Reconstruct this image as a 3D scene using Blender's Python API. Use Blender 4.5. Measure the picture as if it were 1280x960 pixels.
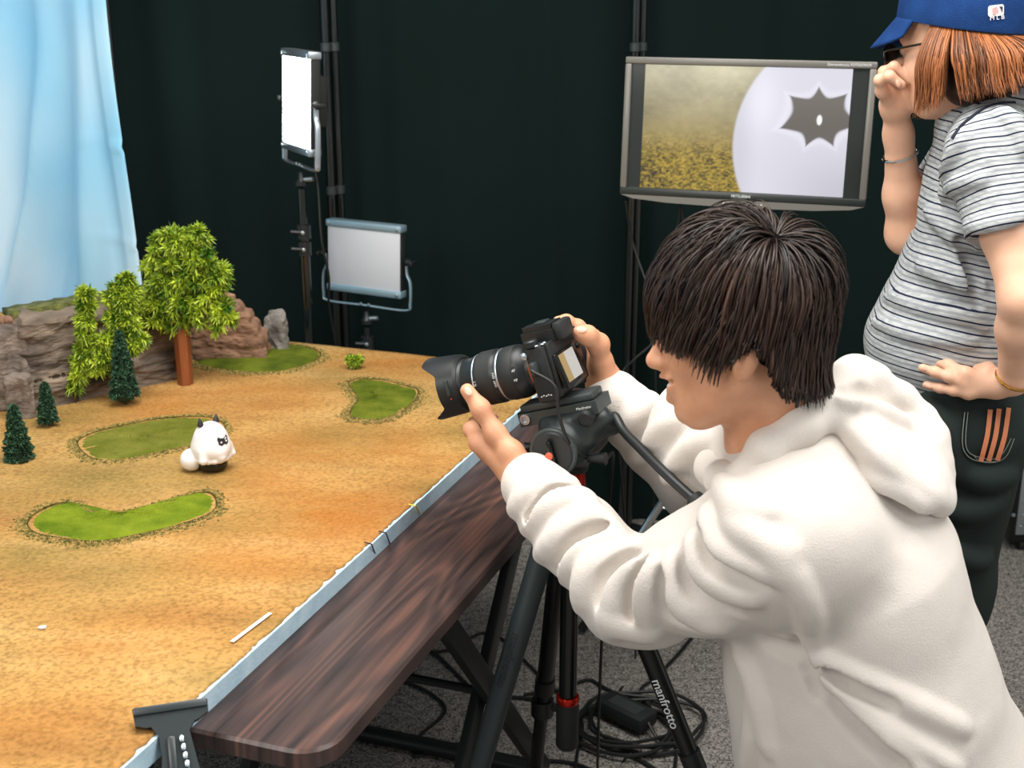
import bpy, bmesh, math, random
import numpy as np
from mathutils import Vector, Matrix, Euler

for _o in list(bpy.data.objects):
    bpy.data.objects.remove(_o, do_unlink=True)
scene = bpy.context.scene
COL = scene.collection
random.seed(7)
RNG = np.random.default_rng(11)

# ------------------------------------------------------------------ camera
FOC, HOR, CAMH = 1650.0, -40.0, 1.60
PITCH = math.atan((480 - HOR) / FOC)
cam = bpy.data.cameras.new('camera')
cam.sensor_width = 36.0
cam.lens = FOC / 1280 * 36.0
cam.clip_start = 0.05
camo = bpy.data.objects.new('camera', cam)
camo.location = (0, 0, CAMH)
camo.rotation_euler = (math.pi / 2 - PITCH, 0, 0)
COL.objects.link(camo)
scene.camera = camo
cam.dof.use_dof = True
cam.dof.focus_distance = 2.05
cam.dof.aperture_fstop = 7.1

# ------------------------------------------------------------------ light
scene.view_settings.view_transform = 'Standard'
scene.view_settings.look = 'None'
scene.view_settings.gamma = 1.0
scene.view_settings.use_curve_mapping = False
scene.view_settings.exposure = 0.38
world = bpy.data.worlds.new('world')
scene.world = world
world.use_nodes = True
world.node_tree.nodes['Background'].inputs[0].default_value = (0.93, 0.97, 1.0, 1)
world.node_tree.nodes['Background'].inputs[1].default_value = 0.30


def area_light(name, loc, target, size, size_y, power, color):
    l = bpy.data.lights.new(name, 'AREA')
    l.shape = 'RECTANGLE'
    l.size, l.size_y, l.energy, l.color = size, size_y, power, color
    o = bpy.data.objects.new(name, l)
    o.location = loc
    o.rotation_euler = (Vector(target) - Vector(loc)).to_track_quat('-Z', 'Y').to_euler()
    COL.objects.link(o)
    return o


area_light('ceiling_lamp', (-0.35, 1.9, 2.62), (-0.35, 1.9, 0), 1.3, 1.3, 40, (1.0, 0.97, 0.93))
area_light('ceiling_lamp', (1.1, 1.3, 2.62), (1.1, 1.3, 0), 1.3, 1.3, 32, (1.0, 0.97, 0.93))
area_light('softbox_lamp', (-1.35, 0.25, 2.15), (-0.1, 2.1, 0.85), 0.8, 0.8, 17, (1.0, 0.96, 0.91))
area_light('softbox_lamp', (1.5, -0.3, 2.1), (0.5, 1.9, 0.9), 0.8, 0.8, 7, (1.0, 0.97, 0.94))


# ------------------------------------------------------------------ pixel -> place (1280x960 frame)
def ray(x, y):
    d0, d1, d2 = (x - 640) / FOC, 1.0, -(y - 480) / FOC
    c, s = math.cos(PITCH), math.sin(PITCH)
    return np.array([d0, d1 * c + d2 * s, -d1 * s + d2 * c])


EYE = np.array([0.0, 0.0, CAMH])


def P(x, y, Y):                      # point seen at a pixel, Y metres in front of the camera
    r = ray(x, y)
    return EYE + r * (Y / r[1])


def PZ(x, y, z):                     # point seen at a pixel, at height z
    r = ray(x, y)
    return EYE + r * ((z - CAMH) / r[2])


# ------------------------------------------------------------------ scene helpers
def thing(name, label, cat, loc=(0, 0, 0), group=None):
    o = bpy.data.objects.new(name, None)
    o.empty_display_size = 0.05
    o.location = tuple(float(v) for v in loc)
    COL.objects.link(o)
    tag(o, label, cat, group)
    return o


def tag(o, label=None, cat=None, group=None, kind=None):
    if label: o['label'] = label
    if cat: o['category'] = cat
    if group: o['group'] = group
    if kind: o['kind'] = kind
    return o


def mesh_obj(name, verts, faces, mat, parent=None, smooth=False, attr=None, origin=None):
    """world-space verts; the object sits at its parent's (or its own) origin"""
    V = np.asarray(verts, dtype=np.float64)
    if parent is not None:
        off = np.zeros(3)
        q = parent
        while q is not None:
            off += np.array(q.location)
            q = q.parent
    elif origin is not None:
        off = np.array(origin, float)
    else:
        off = np.array([V[:, 0].mean(), V[:, 1].mean(), V[:, 2].min()])
    V = V - off
    me = bpy.data.meshes.new(name)
    if isinstance(faces, np.ndarray):
        k = faces.shape[1]
        me.vertices.add(len(V)); me.vertices.foreach_set('co', V.astype(np.float32).ravel())
        me.loops.add(faces.size); me.loops.foreach_set('vertex_index', faces.astype(np.int32).ravel())
        me.polygons.add(len(faces))
        me.polygons.foreach_set('loop_start', np.arange(0, faces.size, k, dtype=np.int32))
        me.polygons.foreach_set('loop_total', np.full(len(faces), k, dtype=np.int32))
        me.update(calc_edges=True); me.validate()
    else:
        me.from_pydata([tuple(v) for v in V], [], [tuple(int(i) for i in f) for f in faces])
        me.update()
    if smooth is True:
        me.polygons.foreach_set('use_smooth', np.ones(len(me.polygons), dtype=bool))
    elif smooth:
        me.polygons.foreach_set('use_smooth', np.ones(len(me.polygons), dtype=bool))
        me.set_sharp_from_angle(angle=math.radians(smooth))
    if attr:
        for an, av in attr.items():
            av = np.asarray(av, dtype=np.float32)
            if av.ndim == 1:
                a = me.attributes.new(an, 'FLOAT', 'POINT'); a.data.foreach_set('value', av)
            else:
                a = me.attributes.new(an, 'FLOAT_COLOR', 'POINT')
                if av.shape[1] == 3: av = np.concatenate([av, np.ones((len(av), 1), np.float32)], 1)
                a.data.foreach_set('color', av.ravel())
    o = bpy.data.objects.new(name, me)
    if mat: me.materials.append(mat)
    COL.objects.link(o)
    if parent is not None:
        o.parent = parent
    else:
        o.location = tuple(off)
    return o


def frame(z, xhint=(1, 0, 0), o=(0, 0, 0)):
    """4x4 with local z along z, local x near xhint"""
    z = Vector(z).normalized(); x = Vector(xhint); x = (x - z * x.dot(z))
    if x.length < 1e-6: x = Vector((0, 1, 0)) - z * z.y
    x.normalize(); y = z.cross(x)
    M = Matrix((x, y, z)).transposed().to_4x4(); M.translation = Vector(o)
    return M


def basis(x, y, z, o):
    M = Matrix((Vector(x), Vector(y), Vector(z))).transposed().to_4x4(); M.translation = Vector(o)
    return M


class MB:
    """collects shapes into one mesh"""
    def __init__(s, M=None):
        s.v, s.f, s.M = [], [], (M or Matrix.Identity(4))

    def add(s, vs, fs, M=None):
        n = len(s.v); T = s.M @ M if M is not None else s.M
        s.v += [T @ Vector(v) for v in vs]
        s.f += [tuple(i + n for i in f) for f in fs]
        return s

    def box(s, c, size, bev=0.0, M=None, seg=2):
        bm = bmesh.new(); bmesh.ops.create_cube(bm, size=1.0)
        for v in bm.verts: v.co = Vector((v.co.x * size[0] + c[0], v.co.y * size[1] + c[1], v.co.z * size[2] + c[2]))
        if bev > 0:
            bmesh.ops.bevel(bm, geom=list(bm.edges), offset=bev, segments=seg, affect='EDGES', profile=0.5)
        bm.verts.index_update()
        s.add([v.co.copy() for v in bm.verts], [[v.index for v in f.verts] for f in bm.faces], M)
        bm.free(); return s

    def tube(s, pts, r, seg=10, cap=True, M=None, flat=1.0):
        pts = [Vector(p) for p in pts]; n = len(pts)
        rs = list(r) if hasattr(r, '__len__') else [r] * n
        ref = None; vs = []; fs = []
        for i, p in enumerate(pts):
            t = (pts[min(i + 1, n - 1)] - pts[max(i - 1, 0)])
            if t.length < 1e-9: t = Vector((0, 0, 1))
            t.normalize()
            if ref is None:
                ref = Vector((0, 0, 1)) if abs(t.z) < 0.9 else Vector((1, 0, 0))
            a = (ref - t * ref.dot(t)).normalized(); b = t.cross(a); ref = a
            for k in range(seg):
                w = 2 * math.pi * k / seg
                vs.append(p + a * (math.cos(w) * rs[i]) + b * (math.sin(w) * rs[i] * flat))
        for i in range(n - 1):
            for k in range(seg):
                fs.append((i * seg + k, i * seg + (k + 1) % seg, (i + 1) * seg + (k + 1) % seg, (i + 1) * seg + k))
        if cap:
            fs.append(tuple(reversed(range(seg)))); fs.append(tuple(range((n - 1) * seg, n * seg)))
        return s.add(vs, fs, M)

    def lathe(s, prof, seg=28, M=None, close=False):
        """prof: (r, z) along local z"""
        vs = []; fs = []; n = len(prof)
        for r, z in prof:
            for k in range(seg):
                w = 2 * math.pi * k / seg
                vs.append((r * math.cos(w), r * math.sin(w), z))
        for i in range(n - 1 + (1 if close else 0)):
            j = (i + 1) % n
            for k in range(seg):
                fs.append((i * seg + k, i * seg + (k + 1) % seg, j * seg + (k + 1) % seg, j * seg + k))
        if not close:
            fs.append(tuple(reversed(range(seg)))); fs.append(tuple(range((n - 1) * seg, n * seg)))
        return s.add(vs, fs, M)

    def prism(s, poly, z0, z1, M=None):
        n = len(poly)
        vs = [(p[0], p[1], z0) for p in poly] + [(p[0], p[1], z1) for p in poly]
        fs = [tuple(reversed(range(n))), tuple(range(n, 2 * n))]
        fs += [(i, (i + 1) % n, n + (i + 1) % n, n + i) for i in range(n)]
        return s.add(vs, fs, M)

    def build(s, name, mat, parent=None, smooth=35, attr=None, origin=None):
        return mesh_obj(name, [tuple(v) for v in s.v], s.f, mat, parent, smooth, attr, origin)


def spline(pts, n, closed=False):
    """Catmull-Rom through pts"""
    p = np.asarray(pts, float); m = len(p)
    out = []
    segs = m if closed else m - 1
    for i in range(segs):
        a, b, c, d = (p[(i - 1) % m], p[i], p[(i + 1) % m], p[(i + 2) % m]) if closed else \
                     (p[max(i - 1, 0)], p[i], p[i + 1], p[min(i + 2, m - 1)])
        for t in np.linspace(0, 1, n, endpoint=False):
            out.append(0.5 * ((2 * b) + (-a + c) * t + (2 * a - 5 * b + 4 * c - d) * t * t + (-a + 3 * b - 3 * c + d) * t ** 3))
    if not closed: out.append(p[-1])
    return np.array(out)


# ------------------------------------------------------------------ materials
def mat(name, col, rough=0.5, metal=0.0, col2=None, nscale=8.0, bump=0.0, bscale=40.0, emit=None, estr=0.0,
        spec=0.5, sss=0.0, sheen=0.0, contrast=0.3, detail=4.0, stretch=None, coat=0.0, tone=None, ior=None):
    m = bpy.data.materials.new(name); m.use_nodes = True
    nt = m.node_tree; N = nt.nodes; L = nt.links
    b = N['Principled BSDF']
    b.inputs['Base Color'].default_value = (*col, 1)
    b.inputs['Roughness'].default_value = rough
    b.inputs['Metallic'].default_value = metal
    b.inputs['Specular IOR Level'].default_value = spec
    if sheen: b.inputs['Sheen Weight'].default_value = sheen
    if coat: b.inputs['Coat Weight'].default_value = coat
    if sss:
        b.inputs['Subsurface Weight'].default_value = sss
        b.inputs['Subsurface Radius'].default_value = (0.012, 0.005, 0.003)
        b.inputs['Subsurface Scale'].default_value = 1.0
    tc = N.new('ShaderNodeTexCoord')
    src = tc.outputs['Object']
    if stretch:
        mp = N.new('ShaderNodeMapping'); mp.inputs['Scale'].default_value = stretch
        L.new(src, mp.inputs[0]); src = mp.outputs[0]
    if col2 or tone:
        if tone:
            at = N.new('ShaderNodeAttribute'); at.attribute_name = tone; fac = at.outputs['Fac']
        else:
            n = N.new('ShaderNodeTexNoise'); n.inputs['Scale'].default_value = nscale; n.inputs['Detail'].default_value = detail
            L.new(src, n.inputs['Vector']); fac = n.outputs['Fac']
        r = N.new('ShaderNodeValToRGB')
        r.color_ramp.elements[0].position = 0.5 - contrast / 2; r.color_ramp.elements[0].color = (*col, 1)
        r.color_ramp.elements[1].position = 0.5 + contrast / 2; r.color_ramp.elements[1].color = (*col2, 1)
        L.new(fac, r.inputs[0]); L.new(r.outputs[0], b.inputs['Base Color'])
    if bump:
        n = N.new('ShaderNodeTexNoise'); n.inputs['Scale'].default_value = bscale; n.inputs['Detail'].default_value = 5
        L.new(src, n.inputs['Vector'])
        bp = N.new('ShaderNodeBump'); bp.inputs['Strength'].default_value = bump; bp.inputs['Distance'].default_value = 0.01
        L.new(n.outputs['Fac'], bp.inputs['Height']); L.new(bp.outputs[0], b.inputs['Normal'])
    if emit:
        b.inputs['Emission Color'].default_value = (*emit, 1); b.inputs['Emission Strength'].default_value = estr
    return m


def hexc(r, g, b):                   # sRGB 0-255 -> linear
    f = lambda v: (v / 255 / 12.92) if v / 255 <= 0.04045 else ((v / 255 + 0.055) / 1.055) ** 2.4
    return (f(r), f(g), f(b))


M_black = mat('black_plastic', hexc(26, 30, 31), 0.42)
M_blackg = mat('black_gloss', hexc(14, 18, 18), 0.22)
M_blackm = mat('black_matte', hexc(22, 26, 27), 0.7)
M_rubber = mat('black_rubber', hexc(30, 33, 33), 0.6, bump=0.15, bscale=900)
M_grey = mat('dark_grey_alloy', hexc(62, 70, 70), 0.4, 0.3)
M_alu = mat('brushed_aluminium', hexc(190, 200, 208), 0.35, 0.9)
M_alub = mat('pale_blue_aluminium', hexc(150, 178, 192), 0.4, 0.55)
M_chrome = mat('chrome', hexc(215, 218, 220), 0.12, 1.0)
M_red = mat('red_anodised', hexc(190, 38, 22), 0.25, 0.75)
M_white = mat('white_print', hexc(225, 228, 228), 0.5)
M_cable = mat('cable_black', hexc(18, 22, 22), 0.5)

# ------------------------------------------------------------------ implicit-surface modelling
_H = np.array([127.1, 311.7, 74.7], np.float32)


def vnoise(p, scale, seed=0):
    q = p * scale + seed * 17.31
    i = np.floor(q).astype(np.int64); f = (q - i).astype(np.float32); f = f * f * (3 - 2 * f)
    def h(dx, dy, dz):
        n = (i[..., 0] + dx) * 73856093 ^ (i[..., 1] + dy) * 19349663 ^ (i[..., 2] + dz) * 83492791
        n = (n ^ (n >> 13)) * 1274126177
        return ((n ^ (n >> 16)) & 0xffff).astype(np.float32) / 65535.0
    x, y, z = f[..., 0], f[..., 1], f[..., 2]
    L = lambda a, b, t: a + (b - a) * t
    return L(L(L(h(0,0,0), h(1,0,0), x), L(h(0,1,0), h(1,1,0), x), y),
             L(L(h(0,0,1), h(1,0,1), x), L(h(0,1,1), h(1,1,1), x), y), z) * 2 - 1


def fbm(p, scale, octs=3, seed=0):
    a = 0; w = 1.0
    for o in range(octs):
        a = a + w * vnoise(p, scale * 2 ** o, seed + o); w *= 0.5
    return a


def _v(a): return np.array(a, np.float32)


def rc(a, b, r1, r2=None, k=0.02, flat=None, op='+'):
    r2 = r1 if r2 is None else r2
    return dict(t='rc', a=_v(a), b=_v(b), r1=r1, r2=r2, k=k, op=op,
                n=None if flat is None else _v(np.array(flat[0]) / np.linalg.norm(flat[0])), s=1 if flat is None else flat[1])


def el(c, r, M=None, k=0.02, op='+'):
    R = np.eye(3, dtype=np.float32) if M is None else np.array([[M[i][j] for j in range(3)] for i in range(3)], np.float32)
    return dict(t='el', c=_v(c), r=_v(r), R=R, k=k, op=op)


def bx(c, half, rr, M=None, k=0.02, op='+'):
    R = np.eye(3, dtype=np.float32) if M is None else np.array([[M[i][j] for j in range(3)] for i in range(3)], np.float32)
    return dict(t='bx', c=_v(c), r=_v(half), rr=rr, R=R, k=k, op=op)


def chain(pts, rs, k=0.02, flat=None, op='+', kin=None):
    out = []
    for i in range(len(pts) - 1):
        out.append(rc(pts[i], pts[i + 1], rs[i], rs[i + 1], k if i == 0 or kin is None else kin, flat, op))
    return out


def pd(q, p):
    """distance of points p (n,3) to primitive q"""
    if q['t'] == 'rc':
        ba = q['b'] - q['a']; pa = p - q['a']; bb = float(ba @ ba) + 1e-12
        t = np.clip((pa @ ba) / bb, 0, 1)
        e = pa - t[:, None] * ba
        if q['n'] is not None:
            w = (e @ q['n']) * (1 / q['s'] - 1)
            e = e + w[:, None] * q['n']
        d = np.sqrt((e * e).sum(1)) - (q['r1'] + (q['r2'] - q['r1']) * t)
        return d * ((1 + q['s']) / 2 if q['n'] is not None and q['s'] < 1 else 1)
    if q['t'] == 'el':
        l = (p - q['c']) @ q['R']
        a = l / q['r']; b = a / q['r']
        k0 = np.sqrt((a * a).sum(1)) + 1e-9; k1 = np.sqrt((b * b).sum(1)) + 1e-9
        return k0 * (k0 - 1) / k1
    l = np.abs((p - q['c']) @ q['R']) - q['r'] + q['rr']
    return np.sqrt((np.maximum(l, 0) ** 2).sum(1)) + np.minimum(l.max(1), 0) - q['rr']


def compose(ds, prims):
    D = None
    for d, q in zip(ds, prims):
        k = q['k']
        if q['op'] == '+':
            if D is None: D = d; continue
            h = np.maximum(k - np.abs(D - d), 0) / k
            D = np.minimum(D, d) - h * h * k * 0.25
        else:
            if D is None: continue
            h = np.maximum(k - np.abs(D + d), 0) / k
            D = np.maximum(D, -d) + h * h * k * 0.25
    return D


def sdf(prims, p):
    p = np.atleast_2d(np.asarray(p, np.float32))
    return compose([pd(q, p) for q in prims], prims)


def hit(prims, x, y, t0=0.8, t1=5.0):
    """first point of the surface seen at a pixel, or None"""
    r = ray(x, y); L = np.linalg.norm(r); r = r / L
    t = t0
    for _ in range(160):
        d = float(sdf(prims, EYE + r * t)[0])
        if d < 0.0006: return EYE + r * t
        t += max(d * 0.7, 0.0006)
        if t > t1: break
    return None


def stroke(prims, px, r, sink=0.5, k=0.015, op='+', ends=0.35, n=5):
    """fold along a pixel polyline, laid on the surface it is seen on"""
    pts = [hit(prims, *q) for q in spline(px, n)]
    pts = [p for p in pts if p is not None]
    out = []
    m = len(pts)
    if m < 2: return out
    rad = [r * (ends + (1 - ends) * math.sin(math.pi * (i + 0.5) / m)) for i in range(m)]
    for i in range(m - 1):
        if np.linalg.norm(pts[i] - pts[i + 1]) > 0.09: continue
        e0 = (EYE - pts[i]) / np.linalg.norm(EYE - pts[i]); e1 = (EYE - pts[i + 1]) / np.linalg.norm(EYE - pts[i + 1])
        s = -sink if op == '+' else sink
        out.append(rc(pts[i] + e0 * rad[i] * s, pts[i + 1] + e1 * rad[i + 1] * s, rad[i], rad[i + 1], k, None, op))
    return out


def sdf_mesh(prims, h, disp=None, amp=0.0, B=14):
    lo = np.full(3, 1e9); hi = -lo
    for q in prims:
        if q['op'] != '+': continue
        if q['t'] == 'rc':
            m = max(q['r1'], q['r2']) * max(1, q['s']); a = np.minimum(q['a'], q['b']) - m; b = np.maximum(q['a'], q['b']) + m
        else:
            m = np.abs(q['R']) @ q['r']; a = q['c'] - m; b = q['c'] + m
        lo = np.minimum(lo, a); hi = np.maximum(hi, b)
    lo -= 4 * h + amp + 0.006; hi += 4 * h + amp + 0.006
    nb = np.ceil((hi - lo) / h / B).astype(int)
    bi = np.stack(np.meshgrid(*[np.arange(n) for n in nb], indexing='ij'), -1).reshape(-1, 3)
    cen = (lo + (bi + 0.5) * B * h).astype(np.float32)
    Rb = B * h * 0.5 * 1.7321
    ds = [pd(q, cen) for q in prims]
    Dc = compose(ds, prims)
    ds = np.stack(ds, 1)
    cand = np.where(np.abs(Dc) < Rb * 1.35 + amp + 0.02)[0]
    ks = np.array([q['k'] for q in prims])
    N = nb * B + 3
    loc = np.stack(np.meshgrid(*[np.arange(B + 1)] * 3, indexing='ij'), -1).reshape(-1, 3)
    vid, vpos, quads = [], [], []
    for ci in cand:
        use = np.where(ds[ci] < Rb * 1.25 + ks + 0.015 + amp)[0]
        if len(use) == 0: continue
        i0 = bi[ci] * B
        p = (lo + (i0 + loc) * h).astype(np.float32)
        sub = [prims[u] for u in use]
        D = compose([pd(q, p) for q in sub], sub)
        if D is None: continue
        if disp is not None:
            near = np.abs(D) < amp + 3 * h
            if near.any(): D[near] = D[near] + disp(p[near])
        if (D < 0).all() or (D > 0).all(): continue
        D = D.reshape(B + 1, B + 1, B + 1); S = D < 0
        acc = np.zeros((B, B, B, 3), np.float32); cnt = np.zeros((B, B, B), np.float32)
        for ax in range(3):
            sl0 = [slice(None)] * 3; sl1 = [slice(None)] * 3
            sl0[ax] = slice(0, B); sl1[ax] = slice(1, B + 1)
            d0, d1 = D[tuple(sl0)], D[tuple(sl1)]
            cr = S[tuple(sl0)] != S[tuple(sl1)]
            t = np.where(cr, d0 / np.where(cr, d0 - d1, 1), 0)
            u, v = (ax + 1) % 3, (ax + 2) % 3
            for du in (0, 1):
                for dv in (0, 1):
                    s = [slice(0, B)] * 3
                    s[u] = slice(du, du + B); s[v] = slice(dv, dv + B)
                    c = cr[tuple(s)]; tt = t[tuple(s)]
                    acc[..., ax] += np.where(c, tt, 0); acc[..., u] += np.where(c, du, 0); acc[..., v] += np.where(c, dv, 0)
                    cnt += c
            s = [slice(0, B)] * 3
            ei = np.argwhere(cr[tuple(s)])
            if len(ei):
                ins = S[tuple(sl0)][ei[:, 0], ei[:, 1], ei[:, 2]]
                g = ei + i0 + 1
                def cid(du, dv):
                    w = g.copy(); w[:, u] -= du; w[:, v] -= dv
                    return (w[:, 0] * N[1] + w[:, 1]) * N[2] + w[:, 2]
                qd = np.stack([cid(0, 0), cid(1, 0), cid(1, 1), cid(0, 1)], 1)
                qd[~ins] = qd[~ins][:, ::-1]
                quads.append(qd)
        ci3 = np.argwhere(cnt > 0)
        g = ci3 + i0 + 1
        vid.append((g[:, 0] * N[1] + g[:, 1]) * N[2] + g[:, 2])
        vpos.append(lo + (ci3 + i0 + acc[cnt > 0] / cnt[cnt > 0][:, None]) * h)
    vid = np.concatenate(vid); vpos = np.concatenate(vpos); quads = np.concatenate(quads)
    o = np.argsort(vid); vid = vid[o]; vpos = vpos[o]
    ix = np.searchsorted(vid, quads); ix = np.clip(ix, 0, len(vid) - 1)
    ok = (vid[ix] == quads).all(1)
    return vpos, ix[ok]


def locks(polys, width, normals=None, thick=0.45, prof=None, tone=None):
    """hair locks: (n,m,3) centre lines -> tapered four-sided ribbons"""
    polys = np.asarray(polys, float); n, m, _ = polys.shape
    t = np.gradient(polys, axis=1); t /= np.linalg.norm(t, axis=2, keepdims=True) + 1e-9
    nn = normals if normals is not None else np.broadcast_to(np.array([0, 0, 1.0]), polys.shape)
    s = np.cross(t, nn); s /= np.linalg.norm(s, axis=2, keepdims=True) + 1e-9
    u = np.cross(s, t)
    if prof is None: prof = np.array([0.5 + 0.5 * math.sin(math.pi * min(1, 0.25 + i / (m - 1) * 0.5)) for i in range(m)]) * np.array([1 - (i / (m - 1)) ** 3 * 0.92 for i in range(m)])
    w = np.asarray(width).reshape(-1, 1, 1) * prof.reshape(1, m, 1)
    V = np.stack([polys + s * w, polys + u * w * thick, polys - s * w, polys - u * w * thick], 2)   # n,m,4,3
    V = V.reshape(-1, 3)
    base = (np.arange(n) * m * 4)[:, None, None] + (np.arange(m - 1) * 4)[None, :, None]
    k = np.arange(4); kk = (k + 1) % 4
    F = np.stack([base + k, base + kk, base + kk + 4, base + k + 4], -1).reshape(-1, 4)
    T = None if tone is None else np.repeat(np.asarray(tone), m * 4)
    return V, F, T
# ------------------------------------------------------------------ the room
def carpet_mat():
    m = bpy.data.materials.new('grey_carpet'); m.use_nodes = True
    nt = m.node_tree; N = nt.nodes; L = nt.links; b = N['Principled BSDF']
    tc = N.new('ShaderNodeTexCoord')
    n1 = N.new('ShaderNodeTexNoise'); n1.inputs['Scale'].default_value = 190; n1.inputs['Detail'].default_value = 3
    n2 = N.new('ShaderNodeTexNoise'); n2.inputs['Scale'].default_value = 60; n2.inputs['Detail'].default_value = 4
    for n in (n1, n2): L.new(tc.outputs['Object'], n.inputs['Vector'])
    mx = N.new('ShaderNodeMath'); mx.operation = 'ADD'
    m2 = N.new('ShaderNodeMath'); m2.operation = 'MULTIPLY'; m2.inputs[1].default_value = 0.45
    L.new(n2.outputs['Fac'], m2.inputs[0]); L.new(n1.outputs['Fac'], mx.inputs[0]); L.new(m2.outputs[0], mx.inputs[1])
    r = N.new('ShaderNodeValToRGB'); e = r.color_ramp.elements
    e[0].position = 0.56; e[0].color = (*hexc(62, 62, 60), 1)
    e[1].position = 0.90; e[1].color = (*hexc(178, 172, 165), 1)
    L.new(mx.outputs[0], r.inputs[0]); L.new(r.outputs[0], b.inputs['Base Color'])
    b.inputs['Roughness'].default_value = 0.95; b.inputs['Specular IOR Level'].default_value = 0.1
    bp = N.new('ShaderNodeBump'); bp.inputs['Strength'].default_value = 0.7; bp.inputs['Distance'].default_value = 0.006
    L.new(mx.outputs[0], bp.inputs['Height']); L.new(bp.outputs[0], b.inputs['Normal'])
    return m


M_wall = mat('painted_wall', hexc(205, 206, 204), 0.85, bump=0.05, bscale=120)
tag(MB().box((0.1, 1.35, -0.05), (4.9, 5.3, 0.1)).build('floor', carpet_mat()), kind='structure')
tag(MB().box((0.1, 1.35, 2.75), (4.9, 5.3, 0.1)).build('ceiling', M_wall), kind='structure')
tag(MB().box((0.1, 4.03, 1.35), (4.9, 0.06, 2.7)).build('wall_back', M_wall), kind='structure')
tag(MB().box((-2.38, 1.35, 1.35), (0.06, 5.3, 2.7)).build('wall_left', M_wall), kind='structure')
tag(MB().box((2.58, 1.35, 1.35), (0.06, 5.3, 2.7)).build('wall_right', M_wall), kind='structure')

# black drapes along the back, hung between pairs of upright pipes
M_drape = mat('black_drape', (0.0046, 0.0125, 0.0114), 0.9, sheen=0.0, bump=0.08, bscale=700, spec=0.12,
              col2=(0.0056, 0.0145, 0.0132), nscale=2)


def drape(x0, x1, y, z0, z1, label, seed, amp=0.014):
    nx = int((x1 - x0) / 0.012); nz = 26
    xs = np.linspace(x0, x1, nx); zs = np.linspace(z0, z1, nz)
    X, Z = np.meshgrid(xs, zs, indexing='ij')
    p = np.stack([X, Z * 0.12, np.zeros_like(X)], -1).reshape(-1, 3)
    ph = fbm(p, 3.0, 2, seed).reshape(X.shape) * 2.2
    W = np.sin(X * 34 + ph * 2) * 0.6 + vnoise(p, 11, seed + 5).reshape(X.shape) * 0.7
    grow = 0.55 + 0.6 * (1 - (Z - z0) / (z1 - z0))
    Y = y + W * amp * grow
    V0 = np.stack([X, Y, Z], -1).reshape(-1, 3); V1 = V0 + [0, 0.004, 0]
    n = len(V0); F = []
    for i in range(nx - 1):
        for j in range(nz - 1):
            a = i * nz + j; F.append((a, a + nz, a + nz + 1, a + 1)); F.append((n + a, n + a + 1, n + a + nz + 1, n + a + nz))
    for i in range(nx - 1):
        a = i * nz; F.append((a, n + a, n + a + nz, a + nz)); a += nz - 1; F.append((a, a + nz, n + a + nz, n + a))
    o = mesh_obj('black_drape', np.concatenate([V0, V1]), F, M_drape, smooth=60)
    return tag(o, label, 'curtain')


drape(-2.2, -0.52, 3.70, 0.0, 2.5, 'black drape hanging behind the blue backdrop cloth', 1)
drape(-0.53, 0.345, 3.745, 0.0, 2.5, 'black drape between the two pairs of upright pipes', 2, 0.010)
drape(0.335, 2.4, 3.70, 0.0, 2.5, 'black drape behind the monitor and the standing woman', 3, 0.010)
M_pipe = mat('black_pipe', hexc(16, 22, 22), 0.16, 0.0, spec=0.9)


def upright(px, Y, label):
    p = P(px, 0, Y); x = p[0]
    t = thing('drape_pipe', label, 'pipe', (x, Y, 0), 'upright pipes of the drape frame')
    MB().tube([(x, Y, 0.012), (x, Y, 2.55)], 0.0115, 14).build('pole', M_pipe, t)
    MB().lathe([(0.05, 0), (0.05, 0.006), (0.02, 0.012)], 20, Matrix.Translation((x, Y, 0))).build('base_plate', M_black, t)
    for z in (1.40, 1.02):
        MB().lathe([(0.0115, -0.012), (0.0145, -0.01), (0.0145, 0.01), (0.0115, 0.012)], 14,
                   Matrix.Translation((x, Y, z))).build('collar', M_grey, t)


upright(404.5, 3.60, 'shiny black upright pipe behind the lit light panel')
upright(415.5, 3.62, 'shiny black upright pipe behind the lit light panel')
upright(795.5, 3.60, 'shiny black upright pipe behind the left edge of the monitor')
upright(804, 3.62, 'shiny black upright pipe behind the left edge of the monitor')

# pale blue sky backdrop cloth
M_sky = mat('sky_cloth', hexc(104, 196, 238), 0.8, col2=hexc(236, 248, 253), nscale=1.3, contrast=0.42, detail=2, sheen=0.1, bump=0.03, bscale=500)


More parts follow.
